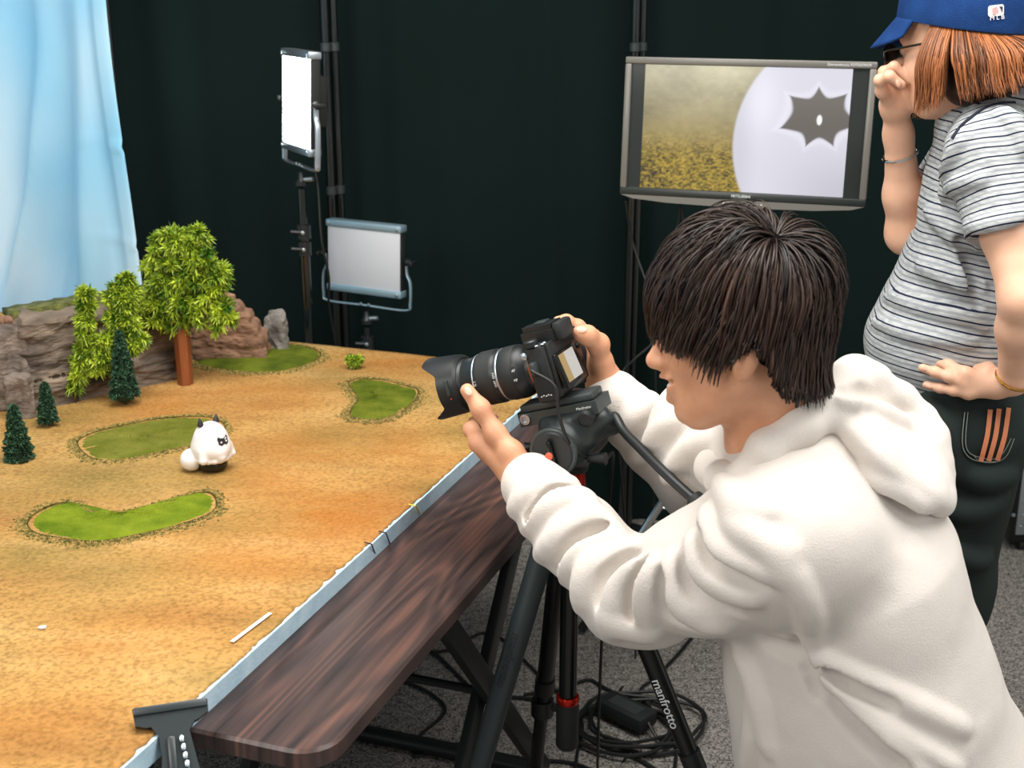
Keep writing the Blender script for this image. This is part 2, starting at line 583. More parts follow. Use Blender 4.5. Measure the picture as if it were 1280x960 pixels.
def backdrop():
    nu, nz = 150, 120
    A = P(132, 0, 3.30); zt = 2.45; zb = 0.55
    ctrl = np.array([[A[0], 3.34], [A[0] - 0.14, 3.42], [A[0] - 0.40, 3.56], [-1.72, 3.52], [-2.02, 3.1], [-2.08, 2.2]])
    line = spline(ctrl, 30)
    d = np.r_[0, np.cumsum(np.linalg.norm(np.diff(line, axis=0), axis=1))]
    u = np.linspace(0, d[-1], nu)
    bxy = np.stack([np.interp(u, d, line[:, 0]), np.interp(u, d, line[:, 1])], 1)
    tg = np.gradient(bxy, axis=0); tg /= np.linalg.norm(tg, axis=1, keepdims=True)
    nrm = np.stack([tg[:, 1], -tg[:, 0]], 1)
    nrm = np.where((nrm @ np.array([0.5, -1.0]))[:, None] < 0, -nrm, nrm)
    Z = np.linspace(zb, zt, nz)
    U, ZZ = np.meshgrid(u, Z, indexing='ij')
    q = np.stack([U, ZZ * 0.25, 0 * U], -1).reshape(-1, 3)
    off = 0.022 * fbm(q, 5.0, 2, 4).reshape(U.shape)
    # long folds that slide down towards the left
    for u0, sl, w, a, zc, zw in ((0.10, 0.22, 0.030, 0.026, 0.95, 0.5), (0.17, 0.36, 0.030, -0.036, 0.95, 0.45),
                                 (0.24, 0.5, 0.03, 0.05, 0.9, 0.5), (0.035, 0.0, 0.014, 0.010, 1.2, 0.8), (0.065, 0.02, 0.016, -0.010, 1.2, 0.7),
                                 (0.4, 0.4, 0.05, 0.05, 1.0, 0.6)):
        c = u0 + sl * np.maximum(1.45 - ZZ, 0) ** 1.5 * 0.75
        off += a * np.exp(-((U - c) / w) ** 2) * np.exp(-((ZZ - zc) / zw) ** 2)
    for zc in (1.17, 0.92):                      # pressed fold lines from storage
        off += 0.006 * np.exp(-((ZZ - zc - 0.02 * np.sin(U * 9)) / 0.006) ** 2) * np.exp(-(U / 0.12) ** 2)
    X = bxy[:, 0][:, None] + nrm[:, 0][:, None] * off + 0.02 * np.maximum(1.5 - ZZ, 0) * np.exp(-(U / 0.2) ** 2)
    Y = bxy[:, 1][:, None] + nrm[:, 1][:, None] * off
    V = np.stack([X, Y, ZZ], -1).reshape(-1, 3)
    i, j = np.meshgrid(np.arange(nu - 1), np.arange(nz - 1), indexing='ij')
    a = (i * nz + j).ravel()
    F = np.stack([a, a + 1, a + nz + 1, a + nz], 1)
    o = mesh_obj('backdrop_cloth', V, F, M_sky, smooth=True)
    md = o.modifiers.new('thickness', 'SOLIDIFY'); md.thickness = 0.002
    tag(o, 'pale blue sky backdrop cloth hanging in folds behind the model cliffs', 'backdrop')
    t = thing('backdrop_rail', 'dark rail along which the blue backdrop cloth hangs', 'rail', (A[0], 3.34, 2.45))
    MB().tube([(p[0], p[1], 2.46) for p in line[::6]], 0.012, 10).build('rail_tube', M_pipe, t)
    for k in (2, 75, 145):
        x, y = bxy[k] + [0, 0.03]
        MB().tube([(x, y, 0), (x, y, 2.46)], 0.011, 10).build('post', M_pipe, t)


backdrop()
# ------------------------------------------------------------------ folding tables and the diorama board on them
TD = np.array([0.339, 0.941]); TD = TD / np.linalg.norm(TD)         # along the table
TP = np.array([TD[1], -TD[0]])                                       # across, towards its front edge
TANG = math.atan2(TD[1], TD[0])
TF = np.array([-0.225, 1.370])                                       # near front corner
TZ = 0.70


def wood_mat():
    m = bpy.data.materials.new('walnut_laminate'); m.use_nodes = True
    nt = m.node_tree; N = nt.nodes; L = nt.links; b = N['Principled BSDF']
    tc = N.new('ShaderNodeTexCoord')
    rot = N.new('ShaderNodeMapping'); rot.vector_type = 'TEXTURE'; rot.inputs['Rotation'].default_value = (0, 0, TANG)
    L.new(tc.outputs['Object'], rot.inputs[0])
    def noise(sc, det, sx, sy, dist=0.0):
        mp = N.new('ShaderNodeMapping'); mp.inputs['Scale'].default_value = (sx, sy, 1)
        n = N.new('ShaderNodeTexNoise'); n.inputs['Scale'].default_value = sc; n.inputs['Detail'].default_value = det
        n.inputs['Distortion'].default_value = dist
        L.new(rot.outputs[0], mp.inputs[0]); L.new(mp.outputs[0], n.inputs['Vector']); return n.outputs['Fac']
    def math_(op, a, v):
        q = N.new('ShaderNodeMath'); q.operation = op
        L.new(a, q.inputs[0])
        if isinstance(v, float): q.inputs[1].default_value = v
        else: L.new(v, q.inputs[1])
        return q.outputs[0]
    big = noise(1.0, 1.5, 1.1, 8.0, 0.3)
    ring = math_('SINE', math_('MULTIPLY', big, 95.0), 0.0)
    ring = math_('MULTIPLY', ring, 0.07)
    fine = noise(1.0, 6, 3.5, 150)
    mid = noise(1.0, 3, 0.9, 15)
    s = math_('ADD', math_('ADD', ring, math_('MULTIPLY', fine, 0.55)), math_('MULTIPLY', mid, 0.60))
    r = N.new('ShaderNodeValToRGB'); e = r.color_ramp.elements
    e[0].position = 0.36; e[0].color = (*hexc(36, 28, 28), 1)
    e[1].position = 0.92; e[1].color = (*hexc(122, 84, 70), 1)
    x = e.new(0.60); x.color = (*hexc(70, 54, 51), 1)
    L.new(s, r.inputs[0]); L.new(r.outputs[0], b.inputs['Base Color'])
    b.inputs['Roughness'].default_value = 0.36
    bp = N.new('ShaderNodeBump'); bp.inputs['Strength'].default_value = 0.08; bp.inputs['Distance'].default_value = 0.003
    L.new(fine, bp.inputs['Height']); L.new(bp.outputs[0], b.inputs['Normal'])
    return m


M_walnut = wood_mat()


def tw(a, p, z):                      # along, across (+ = outwards over the front edge), height
    q = TF + TD * a + TP * p
    return (q[0], q[1], z)


def folding_table(dp, label):
    LEN, DEP = 1.5, 0.6
    base = tw(LEN / 2, -DEP / 2 + dp, 0)
    t = thing('folding_table', label, 'table', base)
    # rounded top
    r = 0.05; poly = []
    for cx, cy, a0 in ((LEN - r, -r, 0), (r, -r, 90), (r, -DEP + r, 180), (LEN - r, -DEP + r, 270)):
        for k in range(7):
            w = math.radians(a0 + 90 * k / 6); poly.append((cx + r * math.cos(w), cy + r * math.sin(w)))
    def ring(ins, z):
        out = []
        for (x, y) in poly:
            cx = min(max(x, r), LEN - r); cy = min(max(y, -DEP + r), -r)
            d = Vector((x - cx, y - cy)); d = d.normalized() * (r - ins) if d.length > 0 else d
            out.append(tw(cx + d.x, cy + d.y + dp, z))
        return out
    rings = [ring(0.006, TZ - 0.030), ring(0.0, TZ - 0.025), ring(0.0, TZ - 0.004), ring(0.004, TZ)]
    n = len(poly); vs = sum(rings, []); fs = []
    for i in range(3):
        for k in range(n): fs.append((i * n + k, i * n + (k + 1) % n, (i + 1) * n + (k + 1) % n, (i + 1) * n + k))
    fs.append(tuple(reversed(range(n)))); fs.append(tuple(range(3 * n, 4 * n)))
    mesh_obj('tabletop', vs, fs, M_walnut, t, 30)
    # scissor legs
    for s in (-0.095, -0.50):
        for q, (a0, a1) in enumerate(((0.47, 1.01), (1.03, 0.49))):
            off = s + (0.034 if q else 0.0) * (1 if s > -0.3 else -1) + dp
            A, Bp = Vector(tw(a0, off, 0.02)), Vector(tw(a1, off, TZ - 0.055))
            d = (Bp - A)
            M = frame(d, (TP[0], TP[1], 0), (A + Bp) / 2)
            MB().box((0, 0, 0), (0.020, 0.042, d.length), 0.004, M).build('leg', M_black, t)
    for a in (0.47, 1.03):
        MB().tube([tw(a, -0.56 + dp, 0.02), tw(a, -0.06 + dp, 0.02)], 0.018, 12).build('foot_bar', M_black, t)
    for a in (0.49, 1.01):
        MB().tube([tw(a, -0.56 + dp, TZ - 0.05), tw(a, -0.06 + dp, TZ - 0.05)], 0.014, 12).build('cross_tube', M_black, t)
    MB().tube([tw(0.75, -0.53 + dp, 0.355), tw(0.75, -0.07 + dp, 0.355)], 0.008, 10).build('pivot_rod', M_black, t)
    return t


folding_table(0.0, 'dark walnut folding table on black scissor legs under the diorama front')
folding_table(-0.62, 'dark walnut folding table wholly under the back of the diorama board')

# ---- diorama board
BC = np.array([0.118, 2.868]); BU = -TP; BV = -TD                    # far right corner; left; towards viewer
BZ = TZ + 0.03
BL, BW = 1.95, 1.60


def bw(u, v, z): q = BC + BU * u + BV * v; return (q[0], q[1], z)


def sand_mat():
    m = bpy.data.materials.new('painted_sand'); m.use_nodes = True
    nt = m.node_tree; N = nt.nodes; L = nt.links; b = N['Principled BSDF']
    tc = N.new('ShaderNodeTexCoord')
    def noise(sc, det, sx=1.0, sy=1.0, rz=0.0):
        mp = N.new('ShaderNodeMapping'); mp.inputs['Scale'].default_value = (sx, sy, 1); mp.inputs['Rotation'].default_value = (0, 0, rz)
        n = N.new('ShaderNodeTexNoise'); n.inputs['Scale'].default_value = sc; n.inputs['Detail'].default_value = det
        L.new(tc.outputs['Object'], mp.inputs[0]); L.new(mp.outputs[0], n.inputs['Vector']); return n.outputs['Fac']
    def ramp(f, stops):
        r = N.new('ShaderNodeValToRGB'); e = r.color_ramp.elements
        e[0].position, e[0].color = stops[0][0], (*stops[0][1], 1); e[1].position, e[1].color = stops[-1][0], (*stops[-1][1], 1)
        for p, c in stops[1:-1]: x = e.new(p); x.color = (*c, 1)
        L.new(f, r.inputs[0]); return r.outputs[0]
    def mix(f, a, c, mode='MIX'):
        x = N.new('ShaderNodeMix'); x.data_type = 'RGBA'; x.blend_type = mode
        if isinstance(f, float): x.inputs['Factor'].default_value = f
        else: L.new(f, x.inputs['Factor'])
        L.new(a, x.inputs['A']); L.new(c, x.inputs['B']); return x.outputs['Result']
    base = ramp(noise(1.7, 3, 1, 1.6, 0.2), [(0.30, hexc(180, 148, 92)), (0.5, hexc(188, 142, 78)), (0.70, hexc(172, 114, 56))])
    streak = ramp(noise(3.0, 8, 1.0, 3.0, 0.15), [(0.30, hexc(134, 98, 58)), (0.52, hexc(192, 154, 92)), (0.72, hexc(222, 188, 128))])
    c = mix(0.45, base, streak)
    spk = ramp(noise(150, 5), [(0.32, (0.30, 0.27, 0.20)), (0.58, (1.0, 1.0, 1.0))])
    c = mix(0.6, c, spk, 'MULTIPLY')
    def zone(name, gain):                         # where the painter used more of one colour
        at = N.new('ShaderNodeAttribute'); at.attribute_name = name
        q = N.new('ShaderNodeMath'); q.operation = 'MULTIPLY'; q.use_clamp = True
        r = ramp(noise(7, 6, 1, 2.4, 0.15), [(0.28, (0.4, 0.4, 0.4)), (0.62, (gain, gain, gain))])
        L.new(at.outputs['Fac'], q.inputs[0]); L.new(r, q.inputs[1]); return q.outputs[0]
    oc = ramp(noise(160, 4), [(0.3, hexc(150, 92, 36)), (0.7, hexc(186, 122, 56))])
    og = ramp(noise(130, 4), [(0.3, hexc(96, 84, 40)), (0.7, hexc(150, 124, 66))])
    c = mix(zone('orange', 1.15), c, oc)
    c = mix(zone('olive', 1.1), c, og)
    L.new(c, b.inputs['Base Color'])
    b.inputs['Roughness'].default_value = 0.9; b.inputs['Specular IOR Level'].default_value = 0.2
    bp = N.new('ShaderNodeBump'); bp.inputs['Strength'].default_value = 0.45; bp.inputs['Distance'].default_value = 0.003
    L.new(noise(220, 5), bp.inputs['Height']); L.new(bp.outputs[0], b.inputs['Normal'])
    return m


M_foam = mat('pale_blue_foam', hexc(176, 208, 226), 0.7, col2=hexc(196, 222, 236), nscale=30, bump=0.1, bscale=200)
board = thing('diorama_board', 'large foam board painted as sandy ground, carrying grass patches, cliffs and trees', 'board', bw(BW / 2, BL / 2, TZ))
mesh_obj('foam_slab', [bw(u, v, z) for z in (TZ, BZ - 0.0025) for (u, v) in ((0, 0), (BW, 0), (BW, BL), (0, BL))],
         [(3, 2, 1, 0), (4, 5, 6, 7), (0, 1, 5, 4), (1, 2, 6, 5), (2, 3, 7, 6), (3, 0, 4, 7)], M_foam, board)
# painted skin with a torn edge, a little uneven
rg = np.random.default_rng(3)
edge = []
v = 0.0
while v < BL:
    edge.append((0.003 + abs(rg.normal(0, 0.0016)) + (0.004 if rg.random() < 0.06 else 0), v)); v += rg.uniform(0.004, 0.016)
edge.append((0.004, BL))
nU = 34; Vs = []; Fs = []
for (e, vv) in edge:
    for j in range(nU + 1):
        s = j / nU; u = e + (BW - e) * s ** 1.6
        Vs.append((u, vv))
Vs = np.array(Vs)
pz = np.stack([Vs[:, 0], Vs[:, 1], 0 * Vs[:, 0]], 1)
zz = BZ + 0.0016 * fbm(pz, 9, 3, 8) * np.clip(Vs[:, 0] / 0.05, 0, 1)
W = np.array([bw(a, c, z) for (a, c), z in zip(Vs, zz)])
for i in range(len(edge) - 1):
    for j in range(nU):
        a = i * (nU + 1) + j; Fs.append((a, a + nU + 1, a + nU + 2, a + 1))
nV = len(W); skirt = []
W2 = [tuple(x) for x in W]
for i in range(len(edge)):                       # its own thickness along the torn edge
    a = W[i * (nU + 1)]; W2.append((a[0], a[1], BZ - 0.0025))
for i in range(len(edge) - 1): Fs.append((i * (nU + 1), nV + i, nV + i + 1, (i + 1) * (nU + 1)))
for j in range(nU + 1): a = W[j]; W2.append((a[0], a[1], BZ - 0.0025))
n2 = nV + len(edge)
for j in range(nU): Fs.append((j, j + 1, n2 + j + 1, n2 + j))
def blotch(spots):
    a = np.zeros(len(W2)); XY = np.array(W2)[:, :2]
    for x, y, r, s in spots:
        c_ = PZ(x, y, BZ)[:2]; d_ = XY - c_
        a = np.maximum(a, s * np.exp(-((d_[:, 0] / r) ** 2 + (d_[:, 1] / (r * .8)) ** 2)))
    return a
mesh_obj('painted_skin', W2, Fs, sand_mat(), board, True, {
    'orange': blotch([(420, 640, .16, .9), (380, 560, .14, .8), (330, 600, .12, .8), (500, 560, .14, .6), (200, 510, .12, .7), (330, 490, .16, .6), (480, 455, .14, .6), (150, 800, .10, .5), (300, 700, .12, .6), (20, 900, .1, .4)]),
    'olive': blotch([(60, 690, .12, .8), (130, 600, .16, .8), (250, 600, .10, .7), (80, 520, .12, .7), (430, 545, .12, .6), (590, 545, .10, .8), (540, 610, .05, .7), (400, 740, .06, .5), (350, 780, .05, .5), (250, 850, .05, .5), (300, 650, .10, .5), (420, 470, .10, .6), (520, 500, .06, .7), (130, 720, .14, .5), (20, 620, .12, .6), (180, 560, .10, .6)])})
# bits on the torn edge
def edge_strip(px0, px1, c, name):
    a, b_ = PZ(*px0, BZ), PZ(*px1, TZ)
    MB().tube([a + [-.01, .006, .003], a + [0.002, -0.001, 0.003], b_ + [0.006, -.003, .002]], 0.0012, 6).build(name, c, board)
edge_strip((463, 682), (465, 694), M_black, 'black_thread')
edge_strip((481, 668), (483, 680), M_black, 'black_thread')
edge_strip((518, 634), (521, 643), mat('yellow_paint', hexc(215, 200, 40), 0.6), 'paint_smear')

# ---- grass patches, glued on the board
def turf_mat(name, a, b_, c):
    m = mat(name, a, 0.95, col2=b_, nscale=16, contrast=0.42, bump=0.9, bscale=420, spec=0.1, detail=8)
    return m


T_bright = turf_mat('bright_turf', hexc(86, 116, 20), hexc(158, 174, 46), None)
T_olive = turf_mat('olive_turf', hexc(112, 120, 38), hexc(158, 156, 70), None)
T_mid = turf_mat('mid_turf', hexc(82, 104, 24), hexc(146, 152, 52), None)
T_dark = turf_mat('dark_turf', hexc(66, 84, 22), hexc(134, 146, 46), None)
M_grain = mat('border_grit', hexc(66, 74, 24), 0.9, col2=hexc(180, 148, 84), nscale=160, contrast=0.25)


M_band = mat('border_paint', hexc(62, 64, 26), 0.95, col2=hexc(122, 104, 52), nscale=90, contrast=0.35, bump=0.8, bscale=350, spec=.1)


def ring_band(ol, c, seed):
    """dark scatter glued in a narrow uneven band round a patch"""
    n = len(ol); rg = np.random.default_rng(seed + 50)
    tg = np.roll(ol, -1, 0) - np.roll(ol, 1, 0); tg /= np.linalg.norm(tg, axis=1, keepdims=True)
    nr = np.stack([tg[:, 1], -tg[:, 0]], 1)
    if np.sum((ol - c) * nr) < 0: nr = -nr
    w = 0.006 + 0.006 * np.clip(-nr[:, 1], 0, 1) + 0.002 * rg.normal(size=n)
    inn, mid, out = ol - nr * .004, ol + nr * (w * .5)[:, None], ol + nr * np.maximum(w, .003)[:, None]
    V = [(*p, BZ - .002) for p in inn] + [(*p, BZ + .0016) for p in inn] + [(*p, BZ + .0018) for p in mid] + [(*p, BZ - .002) for p in out]
    F = [(k * n + i, k * n + (i + 1) % n, (k + 1) * n + (i + 1) % n, (k + 1) * n + i) for k in range(3) for i in range(n)]
    mesh_obj('patch_border', V, F, M_band, board, True)


def turf(px, m, height, seed, ring=True, side=None):
    ol = np.array([PZ(x, y, BZ)[:2] for x, y in spline(px, 8, True)])
    c = ol.mean(0); rg = np.random.default_rng(seed)
    n = len(ol); R = 10; Vs = []; Fs = []
    for k in range(R + 1):
        s = 1 - (k / R)
        for i in range(n):
            q = c + (ol[i] - c) * s
            h = height * (1 - (1 - k / R) ** 6)
            Vs.append((q[0], q[1], BZ - 0.004 + 0.004 * min(k, 1) + h + 0.0008 * rg.normal() * (k > 0)))
    for k in range(R):
        for i in range(n): Fs.append((k * n + i, k * n + (i + 1) % n, (k + 1) * n + (i + 1) % n, (k + 1) * n + i))
    mesh_obj('grass_patch', Vs, Fs, m, board, True)
    if ring:
        mb = MB(); mid = 0
        ring_band(ol, c, seed)
        tg = np.roll(ol, -1, 0) - np.roll(ol, 1, 0); tg /= np.linalg.norm(tg, axis=1, keepdims=True)
        nr = np.stack([tg[:, 1], -tg[:, 0]], 1)
        if np.sum((ol - c) * nr) < 0: nr = -nr
        for _ in range(int(n * 42)):
            i = rg.integers(n); w = abs(rg.normal(0, 0.0062)) * (1.5 if nr[i, 1] < 0 else 0.8)
            q = ol[i] + tg[i] * rg.uniform(-.01, .01) + nr[i] * (w - 0.001)
            r = rg.uniform(0.0012, 0.0034)
            mb.add([(q[0] + r, q[1], BZ), (q[0] - r * .6, q[1] + r, BZ), (q[0] - r * .6, q[1] - r, BZ), (q[0], q[1], BZ + r * 1.2)],
                   [(0, 1, 3), (1, 2, 3), (2, 0, 3), (0, 2, 1)])
        tag(mb.build('grit_border', M_grain, board, None), kind='stuff')


turf([(32, 655), (45, 640), (72, 629), (95, 630), (112, 641), (150, 642), (200, 631), (240, 618), (262, 615), (272, 624), (268, 640), (232, 655), (180, 668), (120, 678), (70, 673), (42, 667)], T_bright, 0.003, 1)
turf([(95, 553), (110, 543), (133, 536), (165, 529), (200, 523), (240, 520), (272, 524), (283, 537), (262, 552), (240, 557), (200, 566), (150, 576), (120, 575), (103, 567)], T_olive, 0.0022, 2)
turf([(434, 480), (443, 474), (458, 473), (483, 476), (507, 482), (524, 488), (519, 502), (502, 515), (481, 524), (455, 525), (437, 520), (439, 510), (446, 500), (441, 491)], T_mid, 0.003, 3)
turf([(243, 453), (262, 446), (300, 436), (353, 431), (385, 434), (402, 442), (394, 452), (372, 460), (350, 465), (320, 466), (290, 464), (258, 459)], T_dark, 0.009, 4)

# tape strip and a paper scrap lying on the board
A, B_ = PZ(290, 803, BZ + .002), PZ(338, 767, BZ + .002)
d = Vector(B_ - A); M = frame((0, 0, 1), d, (A + B_) / 2)
tag(MB(M).box((0, 0, 0.001), (d.length, 0.006, 0.0012), 0.0004).build('tape_strip', mat('white_tape', hexc(238, 238, 232), 0.6)),
    'short white strip of tape stuck on the sandy board', 'tape')
c = PZ(53, 785, BZ + .002)
tag(MB(Matrix.Translation(c)).prism([(-.006, -.002), (-.001, -.004), (.006, -.001), (.004, .004), (-.003, .003)], 0.0, 0.0022).build('paper_scrap', mat('scrap_white', hexc(225, 226, 232), 0.6)),
    'tiny white scrap lying on the sandy board', 'scrap')
# ------------------------------------------------------------------ model cliffs, trees and the figurine
M_rock = mat('grey_brown_rock', hexc(74, 64, 58), 0.85, col2=hexc(146, 132, 120), nscale=22, contrast=0.45, bump=0.55, bscale=70, detail=8, stretch=(1, 1, 1.9))
M_rockd = mat('dark_cliff_rock', hexc(46, 38, 33), 0.85, col2=hexc(152, 134, 116), nscale=13, contrast=0.42, bump=0.9, bscale=55, detail=8, stretch=(0.7, 0.7, 2.6))
M_rockb = mat('brown_layered_rock', hexc(104, 74, 56), 0.8, col2=hexc(160, 122, 96), nscale=26, contrast=0.45, bump=0.5, bscale=80, detail=8, stretch=(1, 1, 2.2))
M_rockg = mat('grey_boulder', hexc(82, 78, 74), 0.8, col2=hexc(150, 144, 138), nscale=26, contrast=0.4, bump=0.5, bscale=80, detail=8)
M_moss = mat('cliff_moss', hexc(72, 80, 32), 0.95, col2=hexc(120, 122, 62), nscale=60, bump=0.8, bscale=300)


def rock(name, prims, disp, amp, m, label, h=0.0032, sink=0.0):
    V, F = sdf_mesh(prims, h, disp, amp)
    V[:, 2] = np.maximum(V[:, 2], BZ - 0.001)
    return tag(mesh_obj(name, V, F, m, smooth=True), label, 'rock')


# long cliff wall
a, b_ = PZ(40, 512, BZ), PZ(232, 470, BZ)
d = b_ - a; Lc = np.linalg.norm(d); d /= Lc; nrm = np.array([d[1], -d[0], 0])       # towards viewer
ctr = (a + b_) / 2 - nrm * 0.055
Mx = basis(d, -nrm, (0, 0, 1), ctr)
pr = [bx(ctr + [0, 0, 0.085], (Lc / 2, 0.052, 0.10), 0.018, Mx), bx(ctr - nrm * 0.02 + [0, 0, 0.15], (Lc / 2 - 0.006, 0.034, 0.04), 0.014, Mx, 0.012),
      bx(ctr + nrm * 0.02 + [0, 0, 0.02], (Lc / 2 + .004, 0.046, 0.04), 0.012, Mx, 0.015)]
for i, (f0, f1, z0, z1, w) in enumerate(((-.45, .3, .135, .120, .006), (-.3, .45, .085, .10, .007), (-.5, .1, .055, .062, .005), (-.1, .48, .045, .03, .006), (-.2, .2, .16, .15, .005))):
    pr += [rc(ctr + d * Lc * f0 + nrm * 0.055 + [0, 0, z0], ctr + d * Lc * f1 + nrm * 0.055 + [0, 0, z1], w, w * .5, 0.01, None, '-')]
for f in (-.38, -.27, -.13, .06, .2, .37):                          # clefts at the crest
    pr.append(rc(ctr + d * Lc * f + nrm * 0.05 + [0, 0, .19], ctr + d * Lc * (f + .05) + nrm * 0.062 + [0, 0, .13], 0.010, 0.002, 0.01, None, '-'))
cl = lambda p: 0.006 * np.sin(p[:, 2] * 150 + 5 * vnoise(p, 9, 1) + p[:, 0] * 12) * (0.5 + vnoise(p, 6, 2)) + 0.011 * np.abs(fbm(p * np.array([1, 1, 2.2], np.float32), 16, 3, 5)) - 0.004
rock('cliff_wall', pr, cl, 0.02, M_rockd, 'long dark brown cliff wall standing behind the model trees')
# its moss cap
V = []; F = []
n = 30
for i in range(n + 1):
    f = -0.49 + 0.98 * i / n
    for s, w in ((0.008, 0), (-0.05, 0)):
        q = ctr + d * Lc * f + nrm * (s + 0.006 * math.sin(i * 1.7)) - nrm * 0.004
        V += [(q[0], q[1], BZ + 0.182), (q[0], q[1], BZ + 0.1965)]
for i in range(n):
    a0 = i * 4
    F += [(a0 + 1, a0 + 5, a0 + 7, a0 + 3), (a0, a0 + 4, a0 + 5, a0 + 1), (a0 + 2, a0 + 3, a0 + 7, a0 + 6)]
F += [(0, 1, 3, 2), (n * 4, n * 4 + 2, n * 4 + 3, n * 4 + 1)]
moss = mesh_obj('moss_strip', V, F, M_moss, bpy.data.objects['cliff_wall'], True)

# front left cliff with a lower block before it
q = PZ(18, 515, BZ) + np.array([-0.045, 0.05, 0])
Mr = Matrix.Rotation(0.35, 4, 'Z')
pr = [bx(q + [0, 0, .08], (.075, .05, .092), .02, Mr), bx(q + [-.06, .0, .07], (.04, .05, .085), .02, Mr, .006),
      rc(q + [.03, -.06, .17], q + [.028, -.062, .0], .006, .004, .01, None, '-'), rc(q + [-.015, -.06, .17], q + [-.02, -.062, .0], .007, .004, .01, None, '-'),
      rc(q + [.055, -.03, .17], q + [.06, -.03, .0], .006, .004, .01, None, '-')]
dr = lambda p: 0.010 * np.abs(fbm(p * np.array([2.0, 2.0, .6], np.float32), 18, 3, 9)) - 0.003
rock('cliff_block', pr, dr, 0.015, M_rock, 'tall grey cliff block with upright clefts beside the long cliff wall')
q2 = PZ(23, 525, BZ) + np.array([0.0, 0.02, 0])
pr = [bx(q2 + [0, 0, .035], (.026, .02, .056), .012, Mr), rc(q2 + [.006, -.022, .09], q2 + [.004, -.024, 0], .004, .003, .008, None, '-')]
rock('low_rock', pr, dr, 0.015, M_rock, 'low upright grey rock in front of the tall cliff block', 0.0025)
for k, (x, y) in enumerate(((5, 412), (12, 409))):
    c = P(x, y, q[1] + 0.01)
    c[2] = BZ + 0.172
    V, F = sdf_mesh([el(c + [0, 0, .006], (.012, .010, .010))], .002, lambda p: .003 * fbm(p, 60, 2, k), .004)
    tag(mesh_obj('pebble', V, F, M_rockb, smooth=True), 'tan pebble lying on top of the tall cliff block', 'pebble', 'pebbles on the cliff block')

# brown layered rock
c = PZ(283, 452, BZ) + np.array([0.0, 0.045, 0])
pr = []
for z, hw, hd, dx in ((.014, .088, .045, .004), (.042, .086, .043, .003), (.068, .077, .040, -.004), (.092, .067, .036, -.010), (.114, .055, .032, -.018), (.134, .043, .028, -.026), (.150, .028, .022, -.028)):
    pr.append(bx(c + [dx, 0, z], (hw, hd, .0165), .013, None, .006))
lay = lambda p: 0.008 * np.abs(fbm(p * np.array([1, 1, 1.4], np.float32), 26, 3, 3)) - 0.003
rock('layered_rock', pr, lay, 0.014, M_rockb, 'brown layered rock stepping up beside the trunk of the large tree', 0.0028)
c = PZ(345, 441, BZ) + np.array([0.0, 0.025, 0])
pr = [rc(c + [0, 0, .01], c + [.002, 0, .08], .025, .022, .01, ((0, 1, 0), .8)), rc(c + [-.018, 0, .01], c + [-.016, 0, .075], .018, .014, .008), rc(c + [.012, -.01, .01], c + [.010, -.012, .07], .016, .014, .008)]
rock('boulder', pr, lambda p: 0.010 * np.abs(fbm(p, 30, 3, 6)) - 0.003, .014, M_rockg, 'upright grey boulder at the edge of the dark grass mound', 0.0025)

# ---- foliage
def leaf_tufts(centres, dirs, n, L, w, spread, rg, bend=0.25):
    """n narrow leaves per tuft; each a folded diamond of 4 triangles"""
    C = np.repeat(centres, n, 0); D = np.repeat(dirs, n, 0)
    R = rg.normal(size=C.shape); e = D + R * spread; e /= np.linalg.norm(e, axis=1, keepdims=True)
    ll = (L * rg.uniform(0.6, 1.25, len(C)))[:, None]
    s = np.cross(e, rg.normal(size=C.shape)); s /= np.linalg.norm(s, axis=1, keepdims=True)
    u = np.cross(s, e)
    m = C + e * ll * 0.5; tip = C + e * ll + np.array([0, 0, -1]) * ll * bend * rg.uniform(0, 1, len(C))[:, None]
    V = np.stack([C, m + s * w, m + u * w * 0.5, m - s * w, tip], 1).reshape(-1, 3)
    b = np.arange(len(C))[:, None] * 5
    F = np.concatenate([b + np.array(t) for t in ((0, 1, 2), (0, 2, 3), (2, 1, 4), (3, 2, 4))], 0)
    T = np.repeat(np.clip(rg.normal(0.5, 0.2, len(centres)), 0, 1), n)
    T = np.clip(T + rg.normal(0, 0.16, len(T)), 0, 1)
    return V, F, np.repeat(T, 5)


M_leaf = mat('bright_leaf', hexc(40, 92, 12), 0.45, col2=hexc(202, 222, 66), tone='tone', contrast=0.8)
M_pine = mat('dark_pine', hexc(16, 48, 32), 0.7, col2=hexc(66, 106, 72), tone='tone', contrast=0.7)
M_trunk = mat('brown_dowel', hexc(112, 58, 26), 0.55, col2=hexc(152, 86, 44), nscale=18, stretch=(4, 4, .5), contrast=0.5, bump=0.15, bscale=80)
M_twig = mat('dark_twig', hexc(66, 44, 30), 0.8)


def blob_points(blobs, Y, rg, dens, sq=0.85):
    C, D = [], []
    cs = [(P(x, y, Y), r / 565.0) for x, y, r in blobs]
    for c, r in cs:
        n = int(dens * r * r)
        v = rg.normal(size=(n, 3)); v /= np.linalg.norm(v, axis=1, keepdims=True)
        p = c + v * r * np.array([1, sq, 1]) * rg.uniform(0.72, 1.0, (n, 1))
        ok = np.ones(n, bool)
        for c2, r2 in cs:
            if c2 is c: continue
            ok &= np.linalg.norm((p - c2) / np.array([1, sq, 1]), axis=1) > r2 * 0.72
        C.append(p[ok]); D.append(v[ok])
    return np.concatenate(C), np.concatenate(D)


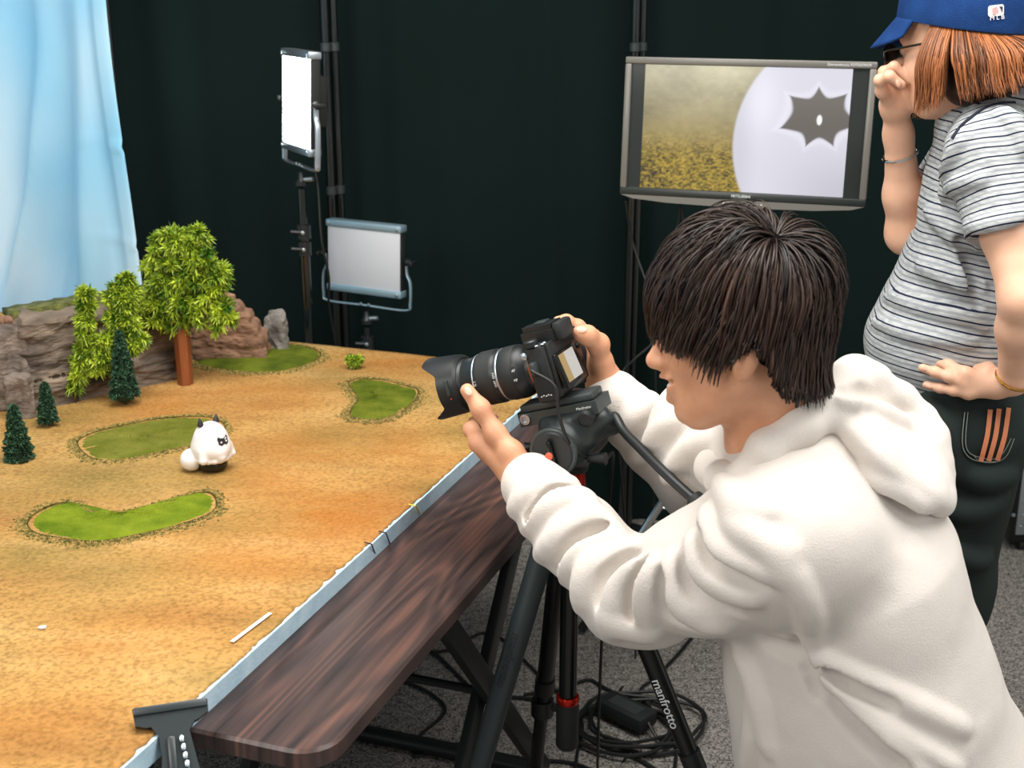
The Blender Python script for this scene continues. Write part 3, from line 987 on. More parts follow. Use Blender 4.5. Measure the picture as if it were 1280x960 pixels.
rg = np.random.default_rng(21)
base = PZ(232, 480, BZ); Yt = base[1]
t = thing('model_tree', 'large bushy bright green model tree on a thick brown hexagonal trunk', 'tree', base)
hexp = [(0.0185 * math.cos(k * math.pi / 3 + .3), 0.0185 * math.sin(k * math.pi / 3 + .3)) for k in range(6)]
mb = MB(Matrix.Translation(base)); n = 6
mb.add([(x * .9, y * .9, 0) for x, y in hexp] + [(x, y, 0.15) for x, y in hexp], [tuple(reversed(range(6))), tuple(range(6, 12))] + [(i, (i + 1) % 6, 6 + (i + 1) % 6, 6 + i) for i in range(6)])
mb.build('trunk', M_trunk, t, None)
blobs = [(232, 306, 16), (252, 322, 17), (207, 312, 16), (188, 332, 8), (222, 338, 20), (240, 350, 18), (262, 366, 16), (206, 358, 15), (200, 384, 15), (228, 378, 19), (250, 388, 16), (274, 386, 12), (195, 400, 9), (266, 342, 13), (282, 345, 5), (186, 380, 8), (247, 296, 9), (214, 296, 9), (268, 404, 8), (222, 402, 10), (282, 398, 7), (272, 358, 9)]
mb = MB()
for (x, y, r) in blobs:
    mb.tube([base + [0, 0, .14], (base + [0, 0, .2] + P(x, y, Yt)) / 2, P(x, y, Yt)], [.004, .003, .0015], 5)
mb.build('branches', M_twig, t)
C, D = blob_points(blobs, Yt, rg, 4.6e4)
V, F, T = leaf_tufts(C + D * .003, D, 48, 0.0205, 0.0022, 1.3, rg)
tag(mesh_obj('foliage', V, F, M_leaf, t, False, {'tone': T}), kind='stuff')

for px0, blobs, lab in (
        ((95, 503), [(107, 366, 9), (107, 382, 11), (107, 400, 11), (107, 418, 11), (105, 436, 11), (101, 452, 12), (98, 468, 11), (94, 485, 8), (112, 440, 10), (126, 432, 11), (133, 425, 9), (127, 448, 11), (121, 460, 8)],
         'slim bright green model tree with a side branch before the cliff wall'),
        ((148, 500), [(157, 352, 10), (148, 362, 12), (165, 366, 10), (155, 378, 16), (138, 372, 8), (158, 396, 16), (144, 398, 14), (150, 416, 15), (168, 412, 9), (164, 430, 13), (176, 424, 7), (140, 436, 13), (132, 446, 9), (150, 455, 10), (142, 468, 8)],
         'shaggy bright green model tree rising behind the dark pine')):
    base = PZ(*px0, BZ); Yt = base[1]
    t = thing('slender_tree', lab, 'tree', base)
    mb = MB()
    mb.tube([base + [0, 0, -.0005]] + [P(x, y, Yt) for x, y, r in sorted(blobs[:10], key=lambda q: -q[1])], 0.0022, 6)
    mb.build('stem', M_twig, t)
    blobs = [(x, y, r * .62) for x, y, r in blobs]
    C, D = blob_points(blobs, Yt, rg, 1.5e5)
    V, F, T = leaf_tufts(C, D, 36, 0.0175, 0.0020, 1.15, rg)
    tag(mesh_obj('foliage', V, F, M_leaf, t, False, {'tone': T}), kind='stuff')

for px0, top, w, lab in (((157, 506), 412, 17, 'tallest dark green model pine, in front of the shaggy bright tree'),
                         ((61, 532), 478, 10, 'small dark green model pine beside the low grey rock'),
                         ((24, 574), 506, 15, 'dark green model pine standing alone on the sand before the cliffs')):
    base = PZ(*px0, BZ); Yt = base[1]; tp = P(px0[0] - 3, top, Yt)
    H = tp[2] - base[2]; R = w / 575
    t = thing('model_pine', lab, 'tree', base, 'dark model pines')
    MB().tube([base + [0, 0, -.0005], base + [0, 0, H * .9]], [.0028, .001], 6).build('trunk', M_twig, t)
    n = int(420 * R / 0.026) + 160
    s = rg.uniform(0.0, 1, n); a = rg.uniform(0, 2 * math.pi, n)
    lift = 0.13 if px0[0] > 30 else 0.02
    rr = R * (1 - s) ** 0.75 * rg.uniform(0.8, 1.05, n) * (0.86 + 0.14 * np.sin(s * 40)) + 0.0025
    C = base + np.stack([rr * np.cos(a), rr * np.sin(a), H * (lift + (0.98 - lift) * s)], 1)
    D = np.stack([np.cos(a), np.sin(a), 0.5 * np.ones(n)], 1)
    V, F, T = leaf_tufts(C - D * 0.003, D, 10, 0.0085, 0.0022, 0.75, rg)
    tag(mesh_obj('foliage', V, F, M_pine, t, False, {'tone': T}), kind='stuff')
    V, F = sdf_mesh([rc(base + [0, 0, H * (lift + .05)], base + [0, 0, H * .92], R * .78, .003, .005)], .003)
    mesh_obj('core', V, F, M_pine, t, True)

base = PZ(443, 461, BZ); Yt = base[1]
t = thing('model_shrub', 'tiny bright green shrub standing alone at the far edge of the sand', 'shrub', base)
MB().tube([base, base + [0, 0, .015]], .0015, 6).build('stem', M_twig, t)
C, D = blob_points([(443, 452, 6), (438, 449, 4), (448, 449, 4)], Yt, rg, 9e5)
V, F, T = leaf_tufts(C, D, 8, 0.009, 0.0022, 0.8, rg)
tag(mesh_obj('foliage', V, F, M_leaf, t, False, {'tone': T}), kind='stuff')

# ---- white figurine
base = PZ(266, 586, BZ + 0.001)
t = thing('figurine', 'round white toy figurine with two small dark horns standing on the sand', 'figurine', base)
foot = base; base = base + np.array([0, 0, .008])
M_toy = mat('white_vinyl', hexc(236, 234, 232), 0.35, sss=0.15)
M_horn = mat('dark_vinyl', hexc(44, 42, 50), 0.35)
f = np.array([0.72, -0.69, 0]); l = np.array([0.69, 0.72, 0])       # faces right, towards the viewer
pr = [rc(base + [0, 0, .039], base + [0, 0, .053], .0305, .0295, .01), el(base + [0, 0, .033], (.0325, .0325, .024), None, .02),
      el(base - f * .020 - l * .030 + [0, 0, .013], (.0205, .0205, .0205), None, .004),
      rc(base + f * .027 + [0, 0, .026], base + f * .031 + [0, 0, .021], .009, .006, .012),
      rc(base + f * .015 + l * .029 + [0, 0, .034], base + f * .018 + l * .030 + [0, 0, .020], .006, .008, .006),
      rc(base + f * .015 - l * .029 + [0, 0, .034], base + f * .018 - l * .030 + [0, 0, .020], .006, .008, .006)]
for k in range(16):
    w = 2 * math.pi * k / 16
    pr.append(el(base + [.0265 * math.cos(w), .0265 * math.sin(w), .0165], (.0080, .0080, .0065), None, .003))
V, F = sdf_mesh(pr, .0011)
mesh_obj('body', V, F, M_toy, t, True)
V, F = sdf_mesh([rc(foot + [0, 0, .006], foot + [0, 0, .015], .027, .028, .004, ((0, 0, 1), .2))], .0013)
mesh_obj('foot_base', V, F, M_blackg, t, True)
for s in (-1, 1):
    h0 = base + l * s * .0165 - f * .004 + [0, 0, .0805]
    MB(frame(Vector(l * s * .12) + Vector((0, 0, 1)), (1, 0, 0), h0)).lathe([(.0062, -.003), (.0058, .0), (.0035, .006), (.0008, .0125), (.0001, .013)], 14).build('horn', M_horn, t)
# dark face marking with two bright eyes, laid on the body
fc = [(-.016, .005), (-.012, .010), (-.009, .0065), (.009, .0065), (.012, .010), (.016, .005), (.014, 0.0), (.015, -.004), (.008, -.0075), (.0, -.005), (-.008, -.0075), (-.015, -.004), (-.014, 0.0)]
def on_toy(x, z, e):
    o_ = base + [0, 0, .052 + z] + f * .08 + l * x
    r_ = -f; tt = 0.0
    for _ in range(60):
        dd = float(sdf(pr, o_ + r_ * tt)[0])
        if dd < 1e-4: break
        tt += dd * .8
    return o_ + r_ * (tt - e)
F0 = l * 0.010
V = [on_toy(.006, .001, .0006)] + [on_toy(x * .78 + .006, z * .95, .0006) for x, z in fc]
V2 = [v - (-f) * -0.0012 for v in V]
n = len(fc)
mesh_obj('face_mark', V + V2, [(0, 1 + i, 1 + (i + 1) % n) for i in range(n)] + [(1 + i, n + 2 + i, n + 2 + (i + 1) % n, 1 + (i + 1) % n) for i in range(n)], M_horn, t, False)
for s in (-1, 1):
    c = on_toy(.006 + s * .0058, -.0008, .0012)
    MB(frame(f, (0, 0, 1), c)).lathe([(.0019, -.0004), (.0018, .0004), (.0008, .0008)], 12).build('eye', M_toy, t)
# ------------------------------------------------------------------ light panels, monitor
def panel_basis(cx, cy, Y, yaw, tilt, roll):
    X = Vector((math.cos(yaw), -math.sin(yaw), 0)); Nn = Vector((-math.sin(yaw), -math.cos(yaw), 0))
    U = Vector((0, 0, math.cos(tilt))) - Nn * math.sin(tilt)
    X2 = X * math.cos(roll) - U * math.sin(roll); U2 = U * math.cos(roll) + X * math.sin(roll)
    return basis(X2, U2, X2.cross(U2), P(cx, cy, Y))          # local x right, y up, z out of the face


M_diff = mat('frosted_diffuser', hexc(196, 200, 206), 0.6)
M_lit = mat('lit_diffuser', (1, 1, 1), 0.6, emit=(1.0, 0.99, 0.96), estr=14.0)


def led_panel(M, w, h, lit, label, stand_foot, stand_label, stand_group, knob_z, silver):
    org = M.translation
    t = thing('led_panel', label, 'light panel', org - Vector((0, 0, h / 2)), 'light panels on stands')
    fr = M_alu if silver else M_alub
    MB(M).box((0, 0, -0.012), (w, h - 0.03, 0.026), 0.004).build('housing', M_blackm, t)
    MB(M).box((0, 0, 0.0), (w - 0.004, h - 0.032, 0.006), 0.001).build('diffuser', M_lit if lit else M_diff, t)
    for s in (-1, 1):
        bar = MB(M).box((0, s * (h / 2 - 0.009), -0.010), (w + 0.006, 0.019, 0.034), 0.004).build('end_bar', fr, t)
        for q in (-1, 1):
            MB(M @ Matrix.Translation((q * (w / 2 - 0.008), s * (h / 2 - 0.009), 0.0072))).lathe([(.0042, 0), (.0042, .002), (.002, .0028)], 12).build('screw', M_alu, bar)
    # yoke
    e = w / 2 + 0.012; e2 = w / 2 + 0.022; yb = -h / 2 - 0.032
    pts = spline([(-e, 0.0, -.01), (-e, -0.03, -.01), (-e2, -0.055, -.01), (-e2, yb + .02, -.01), (-e2 + .014, yb, -.01), (0, yb, -.01), (e2 - .014, yb, -.01), (e2, yb + .02, -.01), (e2, -0.055, -.01), (e, -0.03, -.01), (e, 0, -.01)], 5)
    MB(M).tube(pts, 0.0072 if silver else 0.0055, 8, flat=0.55).build('yoke', fr, t)
    for s in (-1, 1):
        k = MB(M @ Matrix.Translation((s * e, 0.0, -.01)) @ Matrix.Rotation(s * math.pi / 2, 4, 'Y')).lathe([(.010, 0), (.010, .010), (.006, .013), (.006, .02)], 16).build('knob', M_black, t)
        MB(M @ Matrix.Translation((s * (e + .018), 0.0, -.01))).box((0, 0, 0), (.008, .012, .034), .003).build('wing', M_black, k)
    MB(M).box((w * .12, h * .02, -0.040), (w * .42, h * .5, 0.03), .005).build('battery_box', M_blackm, t)
    for q in (-.012, .012):
        MB(M @ Matrix.Translation((q, yb + .004, -.004))).lathe([(.004, 0), (.004, .004), (.001, .005)], 10).build('yoke_screw', M_alu, t)
    # stand
    foot = M @ Vector((0, yb - 0.008, -.01))
    x, y = foot.x, foot.y
    st = thing('light_stand', stand_label, 'light stand', (x, y, 0), 'stands carrying the light panels')
    zt = foot.z
    MB().tube([(x, y, 0.10), (x, y, zt - .20)], 0.0125, 14).build('column', M_pipe, st)
    MB().tube([(x, y, zt - .205), (x, y, zt - .05)], 0.0095, 14).build('upper_column', M_pipe, st)
    for zz, rr in ((zt - .20, .0165), (knob_z, .0175)):
        c = MB(Matrix.Translation((x, y, zz))).lathe([(rr, -.017), (rr, .017)], 16).build('collar', M_black, st)
        MB().tube([(x, y - .015, zz), (x - .03, y - .025, zz + .004)], .0055, 8).build('clamp_knob', M_black, c)
        MB(frame((0, -1, 0), (1, 0, 0), (x, y - rr - .001, zz))).lathe([(.005, 0), (.005, .003), (.002, .004)], 10).build('bolt', M_alu, c)
    sw = MB(Matrix.Translation((x, y, zt - .045))).lathe([(.009, 0), (.015, .004), (.015, .014), (.009, .02), (.006, .037)], 14).build('swivel', M_black, st)
    MB().tube([(x, y, zt - .028), (x + .03, y - .01, zt - .024)], .006, 8).build('swivel_knob', M_alu, sw)
    for k in range(3):
        a = 2 * math.pi * k / 3 + 0.5
        MB().tube([(x, y, 0.40), (x + .19 * math.cos(a), y + .19 * math.sin(a), 0.008)], .008, 8).build('leg', M_pipe, st)
    return foot


M1 = panel_basis(371, 127, 3.27, 1.085, 0.05, -0.007)
f1 = led_panel(M1, 0.20, 0.245, True, 'switched-on light panel glowing white in a silver yoke', None, 'tall black stand carrying the lit light panel', None, 0.97, True)
M2 = panel_basis(455, 323, 3.36, 0.458, 0.04, 0.006)
f2 = led_panel(M2, 0.222, 0.188, False, 'switched-off light panel with a pale grey diffuser in a thin yoke', None, 'short black stand carrying the switched-off light panel', None, 0.655, False)


def cable(name, pts, r, label, m=None, n=8):
    return tag(MB().tube(spline(pts, n), r, 7).build(name, m or M_cable), label, 'cable')


c1 = M1 @ Vector((.02, -.06, -.058))
cable('power_cable', [c1, P(393, 195, 3.30), P(398, 240, 3.28), P(402, 300, 3.26), P(411, 345, 3.27), P(411, 380, 3.28), P(419, 430, 3.3), P(420, 470, 3.32), (-.50, 3.34, .3), (-.49, 3.36, .006), (-.3, 3.45, .006)], .0032,
      'thin black cable running down from the lit panel past the unlit one')

# ---- monitor
MM = panel_basis(930, 163, 2.95, 0.33, 0.085, 0.0)
MW, MH = 0.548, 0.306
org = MM.translation
t = thing('monitor', 'flat black monitor with grey bezel showing a close-up of grass and a white figure', 'monitor', org - Vector((0, 0, MH / 2)))
M_bez = mat('grey_bezel', hexc(112, 110, 104), 0.35, 0.2)
M_bezd = mat('dark_bezel', hexc(34, 40, 38), 0.35)
M_scr = mat('dark_glass', hexc(42, 46, 44), 0.12)
MB(MM).box((0, 0, -0.030), (MW - .02, MH - .02, .05), .012).build('back_shell', M_blackm, t)
sc = MB(MM).box((0, 0, -0.004), (MW - .01, MH - .01, .008), 0).build('glass', M_scr, t)
bw_ = .015
MB(MM).box((0, MH / 2 - bw_ / 2, 0.001), (MW, bw_, .016), .003).build('top_bezel', M_bez, t)
for s in (-1, 1):
    MB(MM).box((s * (MW / 2 - bw_ / 2), 0, 0.001), (bw_, MH - 2 * bw_, .016), .003).build('side_bezel', M_bez if s < 0 else M_bez, t)
MB(MM).box((0, -MH / 2 + .008, 0.001), (MW, .017, .016), .003).build('bottom_bezel', M_bezd, t)
low = [(-MW / 2 + .002, 0), (MW / 2 - .002, 0), (MW / 2 - .03, -.008), (MW * .3, -.014), (0, -.017), (-MW * .3, -.014), (-MW / 2 + .03, -.008)]
lb = MB(MM @ Matrix.Translation((0, -MH / 2 - .0003, -.002))).prism([(x, y) for x, y in reversed(low)], -.006, .010).build('control_strip', M_bez, t)
for x in (-.034, -.023, -.014, -.004, .04, .05):
    MB(MM).box((x, -MH / 2 - .008, .0085), (.004, .0022, .0014), .0004).build('button', M_white, lb)


def text(body, M, size, m, parent, name, depth=0.0004, align='CENTER'):
    cu = bpy.data.curves.new(name, 'FONT'); cu.body = body; cu.size = size; cu.extrude = depth; cu.align_x = align; cu.align_y = 'CENTER'
    o = bpy.data.objects.new(name, cu); COL.objects.link(o)
    dg = bpy.context.evaluated_depsgraph_get(); me = bpy.data.meshes.new_from_object(o.evaluated_get(dg))
    bpy.data.objects.remove(o, do_unlink=True)
    V = [tuple(M @ v.co) for v in me.vertices]; F = [tuple(p.vertices) for p in me.polygons]
    bpy.data.meshes.remove(me)
    return mesh_obj(name, V, F, m, parent)


text('MITSUBISHI', MM @ Matrix.Translation((0.004, -MH / 2 + .0085, .0094)), .0085, M_white, t, 'maker_lettering')
text('Diamondcrysta RDT233WLM', MM @ Matrix.Translation((MW / 2 - .058, MH / 2 - .0078, .0094)), .0075, M_white, t, 'model_lettering')
# picture: computed colours on the display grid
gx, gy = 260, 170
x0, x1 = -MW / 2 + bw_ + .030, MW / 2 - bw_ - .035
y0, y1 = -MH / 2 + .0175, MH / 2 - bw_ - .001
gxs, gys = np.meshgrid(np.linspace(0, 1, gx), np.linspace(0, 1, gy), indexing='ij')
U_, V_ = gxs, gys                                              # 0..1, up
asp = (x1 - x0) / (y1 - y0)
def sm(a, b, x): q = np.clip((x - a) / (b - a), 0, 1); return q * q * (3 - 2 * q)
pp = np.stack([U_ * 10, V_ * 10, 0 * U_], -1).reshape(-1, 3)
soft = fbm(pp, 0.5, 2, 3).reshape(U_.shape); mid_ = fbm(pp, 3, 2, 5).reshape(U_.shape); fin = fbm(pp, 9, 2, 6).reshape(U_.shape)
foc = sm(0.55, 0.15, V_)
hz = sm(0.2, 1.0, V_)
lin = lambda *c: np.array(hexc(*c))
g1 = lin(142, 120, 40)[None, None] * (1 - hz[..., None]) + lin(200, 192, 160)[None, None] * hz[..., None]
g1 = g1 * (1 + (0.22 * soft + foc * (0.95 * fin + .35 * mid_) + (1 - foc) * 0.10 * mid_)[..., None])
g1 = g1 * (1 - 0.25 * sm(.35, 0, U_) * sm(.3, .8, V_))[..., None]
col = np.clip(g1, 0.01, 1)
# white rounded shape on the right
ex = (U_ - 0.98) / 0.525; ey = (V_ - 0.40) / 0.90
inside = sm(1.015, 0.985, np.sqrt(ex ** 2 + ey ** 2))
wv = lin(226, 224, 236)[None, None] * (1 - 0.22 * sm(.55, 0, V_) * sm(.55, 1, U_))[..., None] * (1 - .12 * sm(.6, .48, U_))[..., None] + 0
wv = wv + 0.14 * np.exp(-(((U_ - .57) / .1) ** 2 + ((V_ - .72) / .25) ** 2))[..., None]
# dark scalloped patch
cx_, cy_ = 0.86, 0.62
dx = (U_ - cx_) * asp; dy = V_ - cy_
ang = np.arctan2(dy, dx); rad = np.sqrt((dx / 1.38) ** 2 + dy ** 2)
rb = 0.160 + 0.062 * (np.abs(np.sin(ang * 3.5 + .5)) ** 0.6 * -1 + 1) * 1.4
dk = sm(0.012, -0.012, rad - rb)
dcol = lin(104, 98, 92)[None, None] * (1 + .25 * sm(-.1, .2, dy))[..., None]
wv = wv * (1 - dk[..., None]) + dcol * dk[..., None]
rim = np.exp(-((rad - rb - .03) / .025) ** 2) * (1 - dk)
wv = wv + 0.08 * rim[..., None]
hl = sm(1.1, .8, np.sqrt(((U_ - .862) * asp / .022) ** 2 + ((V_ - .60) / .042) ** 2))
wv = wv * (1 - hl[..., None]) + 1.0 * hl[..., None]
col = col * (1 - inside[..., None]) + wv * inside[..., None]
col = np.clip(col, 0, 1).reshape(-1, 3)
Vp = np.stack([x0 + U_ * (x1 - x0), y0 + V_ * (y1 - y0), 0 * U_ + .0006], -1).reshape(-1, 3)
Vp = np.array([tuple(MM @ Vector(v)) for v in Vp])
i, j = np.meshgrid(np.arange(gx - 1), np.arange(gy - 1), indexing='ij'); a = (i * gy + j).ravel()
M_pic = bpy.data.materials.new('display_picture'); M_pic.use_nodes = True
nt = M_pic.node_tree; at = nt.nodes.new('ShaderNodeAttribute'); at.attribute_name = 'picture'
bs = nt.nodes['Principled BSDF']; bs.inputs['Base Color'].default_value = (.02, .02, .02, 1); bs.inputs['Roughness'].default_value = .15
nt.links.new(at.outputs['Color'], bs.inputs['Emission Color']); bs.inputs['Emission Strength'].default_value = 0.72
mesh_obj('picture', Vp, np.stack([a, a + gy, a + gy + 1, a + 1], 1), M_pic, t, True, {'picture': col})

# monitor stand: chrome tripod
mp_ = MM @ Vector((-.015, -MH / 2 - .02, -.045))
sx, sy = mp_.x, mp_.y
st = thing('monitor_stand', 'chrome tripod stand holding the monitor', 'stand', (sx, sy, 0))
MB().tube([(sx, sy, .30), (sx, sy, mp_.z + .10)], .0125, 16).build('column', M_chrome, st)
MB(frame((0, 0, 1), MM.to_3x3() @ Vector((1, 0, 0)), (sx, sy, mp_.z + .075))).box((0, -.010, 0), (.09, .010, .09), .003).build('mount_plate', M_black, st)
MB(Matrix.Translation((sx, sy, mp_.z - .01))).box((.014, -.012, 0), (.03, .03, .03), .006).build('clamp', M_alu, st)
MB(Matrix.Translation((sx, sy, .62))).lathe([(.02, -.03), (.02, .03)], 16).build('upper_hub', M_black, st)
MB(Matrix.Translation((sx, sy, .32))).lathe([(.018, -.02), (.018, .02)], 16).build('lower_hub', M_black, st)
fo = PZ(727, 787, .012)
v0 = Vector((fo[0] - sx, fo[1] - sy, 0))
for k in range(3):
    vv = Matrix.Rotation(2 * math.pi * k / 3, 3, 'Z') @ v0
    lg = MB().tube([(sx, sy, .62), (sx + vv.x, sy + vv.y, .012)], .0105, 14).build('leg', M_chrome, st)
    MB().tube([(sx + vv.x * .955, sy + vv.y * .955, .012 + .61 * .045), (sx + vv.x, sy + vv.y, .012)], .0125, 14).build('foot_cap', M_black, lg)
    MB().tube([(sx, sy, .32), (sx + vv.x * .45, sy + vv.y * .45, .62 - .608 * .45)], .006, 8).build('brace', M_chrome, lg)
cable('monitor_cable', [P(782, 252, 3.0), P(790, 300, 3.02), P(805, 345, 3.0), P(815, 368, 2.98), P(822, 395, 2.98), P(818, 425, 2.95), P(792, 450, 2.9), P(777, 470, 2.85), P(772, 530, 2.8), P(780, 640, 2.8), (.30, 2.86, .006), (.25, 2.7, .006)], .0028,
      'thin black cable drooping from the left end of the monitor', M_cable)
cable('video_cable', [P(850, 258, 2.99), P(846, 285, 3.0), P(828, 318, 3.0), P(817, 350, 3.0), P(818, 420, 3.02), P(820, 520, 3.02), (.36, 3.1, .2), (.37, 3.12, .006), (.45, 3.2, .006)], .0026,
      'thin black cable hanging from the middle of the monitor')
cable('video_cable', [P(852, 258, 2.99), P(858, 300, 3.0), P(872, 330, 3.02), P(890, 420, 3.05), (.47, 3.14, .3), (.47, 3.14, .006), (.55, 3.2, .006)], .0026,
      'second cable hanging from the middle of the monitor, curving towards its stand')

# ---- black case at the right
q = PZ(1252, 690, 0.0)
t = thing('flight_case', 'black case with a riveted metal edge strip on the floor behind the woman', 'case', (q[0] + .2, q[1] + .12, 0))
MB().box((q[0] + .22, q[1] + .08, .20), (.42, .18, .34), .012).build('shell', M_blackg, t)
e = MB().box((q[0] + .040, q[1] - .012, .21), (.026, .006, .30), .002).build('edge_strip', M_alu, t)
for k in range(8): MB(frame((0, -1, 0), (1, 0, 0), (q[0] + .040, q[1] - .0155, .085 + k * .036))).lathe([(.004, 0), (.003, .002), (.001, .0026)], 10).build('rivet', M_chrome, e)
for x in (.06, .38):
    for y in (.02, .14):
        MB(frame((1, 0, 0), (0, 0, 1), (q[0] + x, q[1] + y, .018))).lathe([(.018, -.008), (.018, .008)], 14).build('caster', M_black, t)
MB(frame((0, -1, 0), (1, 0, 0), (q[0] + .016, q[1] - .012, .12))).lathe([(.006, 0), (.004, .004)], 12).build('stud', M_alu, t)

# ------------------------------------------------------------------ photographer's camera
ca, cp = math.radians(24), math.radians(18)
Fh = Vector((-math.cos(ca), math.sin(ca), 0)); CL = Vector((-math.sin(ca), -math.cos(ca), 0))
CF = Fh * math.cos(cp) - Vector((0, 0, math.sin(cp))); CU = Fh * math.sin(cp) + Vector((0, 0, math.cos(cp)))
CM = basis(CF, CL, CU, P(675, 459, 1.95))
cam_t = thing('mirrorless_camera', 'black mirrorless camera with a zoom lens and petal hood on the tripod', 'camera', CM @ Vector((-.03, -.01, -.05)))
LZ = CM @ Matrix.Rotation(math.pi / 2, 4, 'Y') @ Matrix.Diagonal((1, 1, .90, 1))                 # local z = along the lens
MB(CM).box((-.022, -.012, -.003), (.036, .122, .090), .007, seg=3).build('body', M_rubber, cam_t)
gp = MB(CM).box((.004, -.062, -.008), (.040, .030, .080), .012, seg=3).build('grip', M_rubber, cam_t)
MB(CM).box((-.043, -.010, .0), (.008, .112, .084), .003).build('back_plate', M_black, cam_t)
# viewfinder hump
hp = [(-.05, -.027), (-.05, .027), (.006, .021), (.010, .012), (.010, -.012), (.006, -.021)]
hump = MB(CM).prism([(x, y) for x, y in hp], .040, .058)
hump.prism([(x * .9 - .002, y * .78) for x, y in hp], .058, .066)
hu = hump.build('viewfinder_hump', M_black, cam_t, None)
MB(CM).box((-.024, 0, .068), (.02, .02, .004), .001).build('hot_shoe', M_grey, hu)
MB(CM).box((-.056, 0, .052), (.016, .046, .028), .005).build('eyecup', M_rubber, hu)
for (x, y, r, h) in ((-.018, .043, .011, .010), (-.020, -.040, .011, .010), (-.030, -.060, .009, .008), (.006, -.062, .007, .006)):
    dl = MB(CM @ Matrix.Translation((x, y, .041))).lathe([(r, 0), (r, h * .8), (r * .8, h)], 22).build('dial', M_black, cam_t)
for k, (x, y) in enumerate(((-.036, .036), (-.037, .046), (-.030, .052), (-.04, -.045))):
    MB(CM @ Matrix.Translation((x, y, .0415))).lathe([(.0032, 0), (.0026, .0018)], 10).build('button', M_alu if k < 3 else M_black, cam_t)
# rear screen, folded out a little
SM = CM @ Matrix.Translation((-.052, .006, -.006)) @ Matrix.Rotation(math.radians(8), 4, 'Y')
ls = MB(SM).box((0, 0, 0), (.008, .076, .056), .002).build('rear_screen', M_blackg, cam_t)
M_lcd = mat('lit_display', (.1, .1, .1), .2, emit=hexc(205, 205, 198), estr=.55)
M_lcd2 = mat('lit_display_ochre', (.1, .1, .1), .2, emit=hexc(176, 138, 50), estr=.55)
MB(SM).box((-.0045, -.006, .002), (.001, .036, .044), 0).build('live_picture', M_lcd, ls)
MB(SM).box((-.0045, .0215, .002), (.001, .019, .044), 0).build('live_picture', M_lcd2, ls)
for z in (-.03, -.012, .012, .028):
    MB(frame(-CF, CU, CM @ Vector((-.047, -.052, z)))).lathe([(.0045, 0), (.004, .0025)], 12).build('rear_button', M_black, cam_t)
# left side door, plug, strap lug
MB(CM).box((-.022, .0495, -.006), (.026, .003, .056), .001).build('port_door', M_blackm, cam_t)
MB(frame(CL, CU, CM @ Vector((-.004, .049, .030)))).lathe([(.0055, 0), (.0055, .003), (.0025, .0055), (.0025, .007)], 14).build('strap_lug', M_alu, cam_t)
for i in range(5):
    MB(CM @ Matrix.Translation((-.030 + .004 * i, .0505, -.036 + .0012 * (i % 2)))).box((0, 0, 0), (.0024, .0008, .0018)).build('port_lettering', M_white, cam_t)
# lens
lens = MB(LZ).lathe([(.0315, .0), (.033, .003), (.033, .012), (.0395, .022), (.0415, .030), (.0415, .060), (.0405, .062), (.0405, .070), (.0415, .072), (.0415, .104), (.040, .106), (.040, .114), (.0375, .118), (.0365, .138), (.039, .142), (.039, .150)], 48).build('lens', M_black, cam_t)
MB(LZ).lathe([(.0420, .033), (.0425, .034), (.0425, .055), (.0420, .056)], 60).build('focus_ring', M_rubber, lens)
MB(LZ).lathe([(.0420, .075), (.0428, .076), (.0428, .103), (.0420, .104)], 60).build('zoom_ring', M_rubber, lens)
MB(LZ).lathe([(.0332, .001), (.0334, .0015), (.0334, .004), (.0332, .0045)], 48).build('mount_ring', mat('orange_ring', hexc(176, 84, 34), .4, .5), lens)
MB(LZ).lathe([(.0413, .0615), (.0417, .0625), (.0417, .0640), (.0413, .065)], 48).build('bright_ring', M_alu, lens)
MB(LZ).lathe([(.0402, .1095), (.0405, .110), (.0405, .1115), (.0402, .112)], 48).build('bright_ring', M_alu, lens)
GM = LZ @ Matrix.Rotation(0, 4, 'Z')
def lens_mark(txt, s, phi, size, rot=0.0, r=.0417):
    # local: +y = CL side (towards the viewer); the marking reads from there
    n = Vector((-math.sin(phi), math.cos(phi), 0))             # lens-local outwards (x = down)
    up = Vector((-math.cos(phi), -math.sin(phi), 0)); al = Vector((0, 0, -1))
    M = basis(al, up, n, n * r + Vector((0, 0, s)))
    text(txt, LZ @ M @ Matrix.Rotation(rot, 4, 'Z'), size, M_white, lens, 'lens_lettering', .0003)
lens_mark('G', .108, .05, .011, 0, .0405)
lens_mark('AF', .028, .25, .006)
lens_mark('MF', .028, -.12, .006)
lens_mark('ON', .068, .22, .006, 1.57, .0407)
lens_mark('OFF', .068, -.10, .006, 1.57, .0407)
for s, ph in ((.024, .36), (.028, -.02)):
    n = Vector((-math.sin(ph), math.cos(ph), 0)); M = basis(Vector((0, 0, -1)), Vector((-math.cos(ph), -math.sin(ph), 0)), n, n * .0405 + Vector((0, 0, s + .008)))
    MB(LZ @ M).box((0, 0, 0), (.012, .006, .003), .001).build('switch', M_blackm, lens)
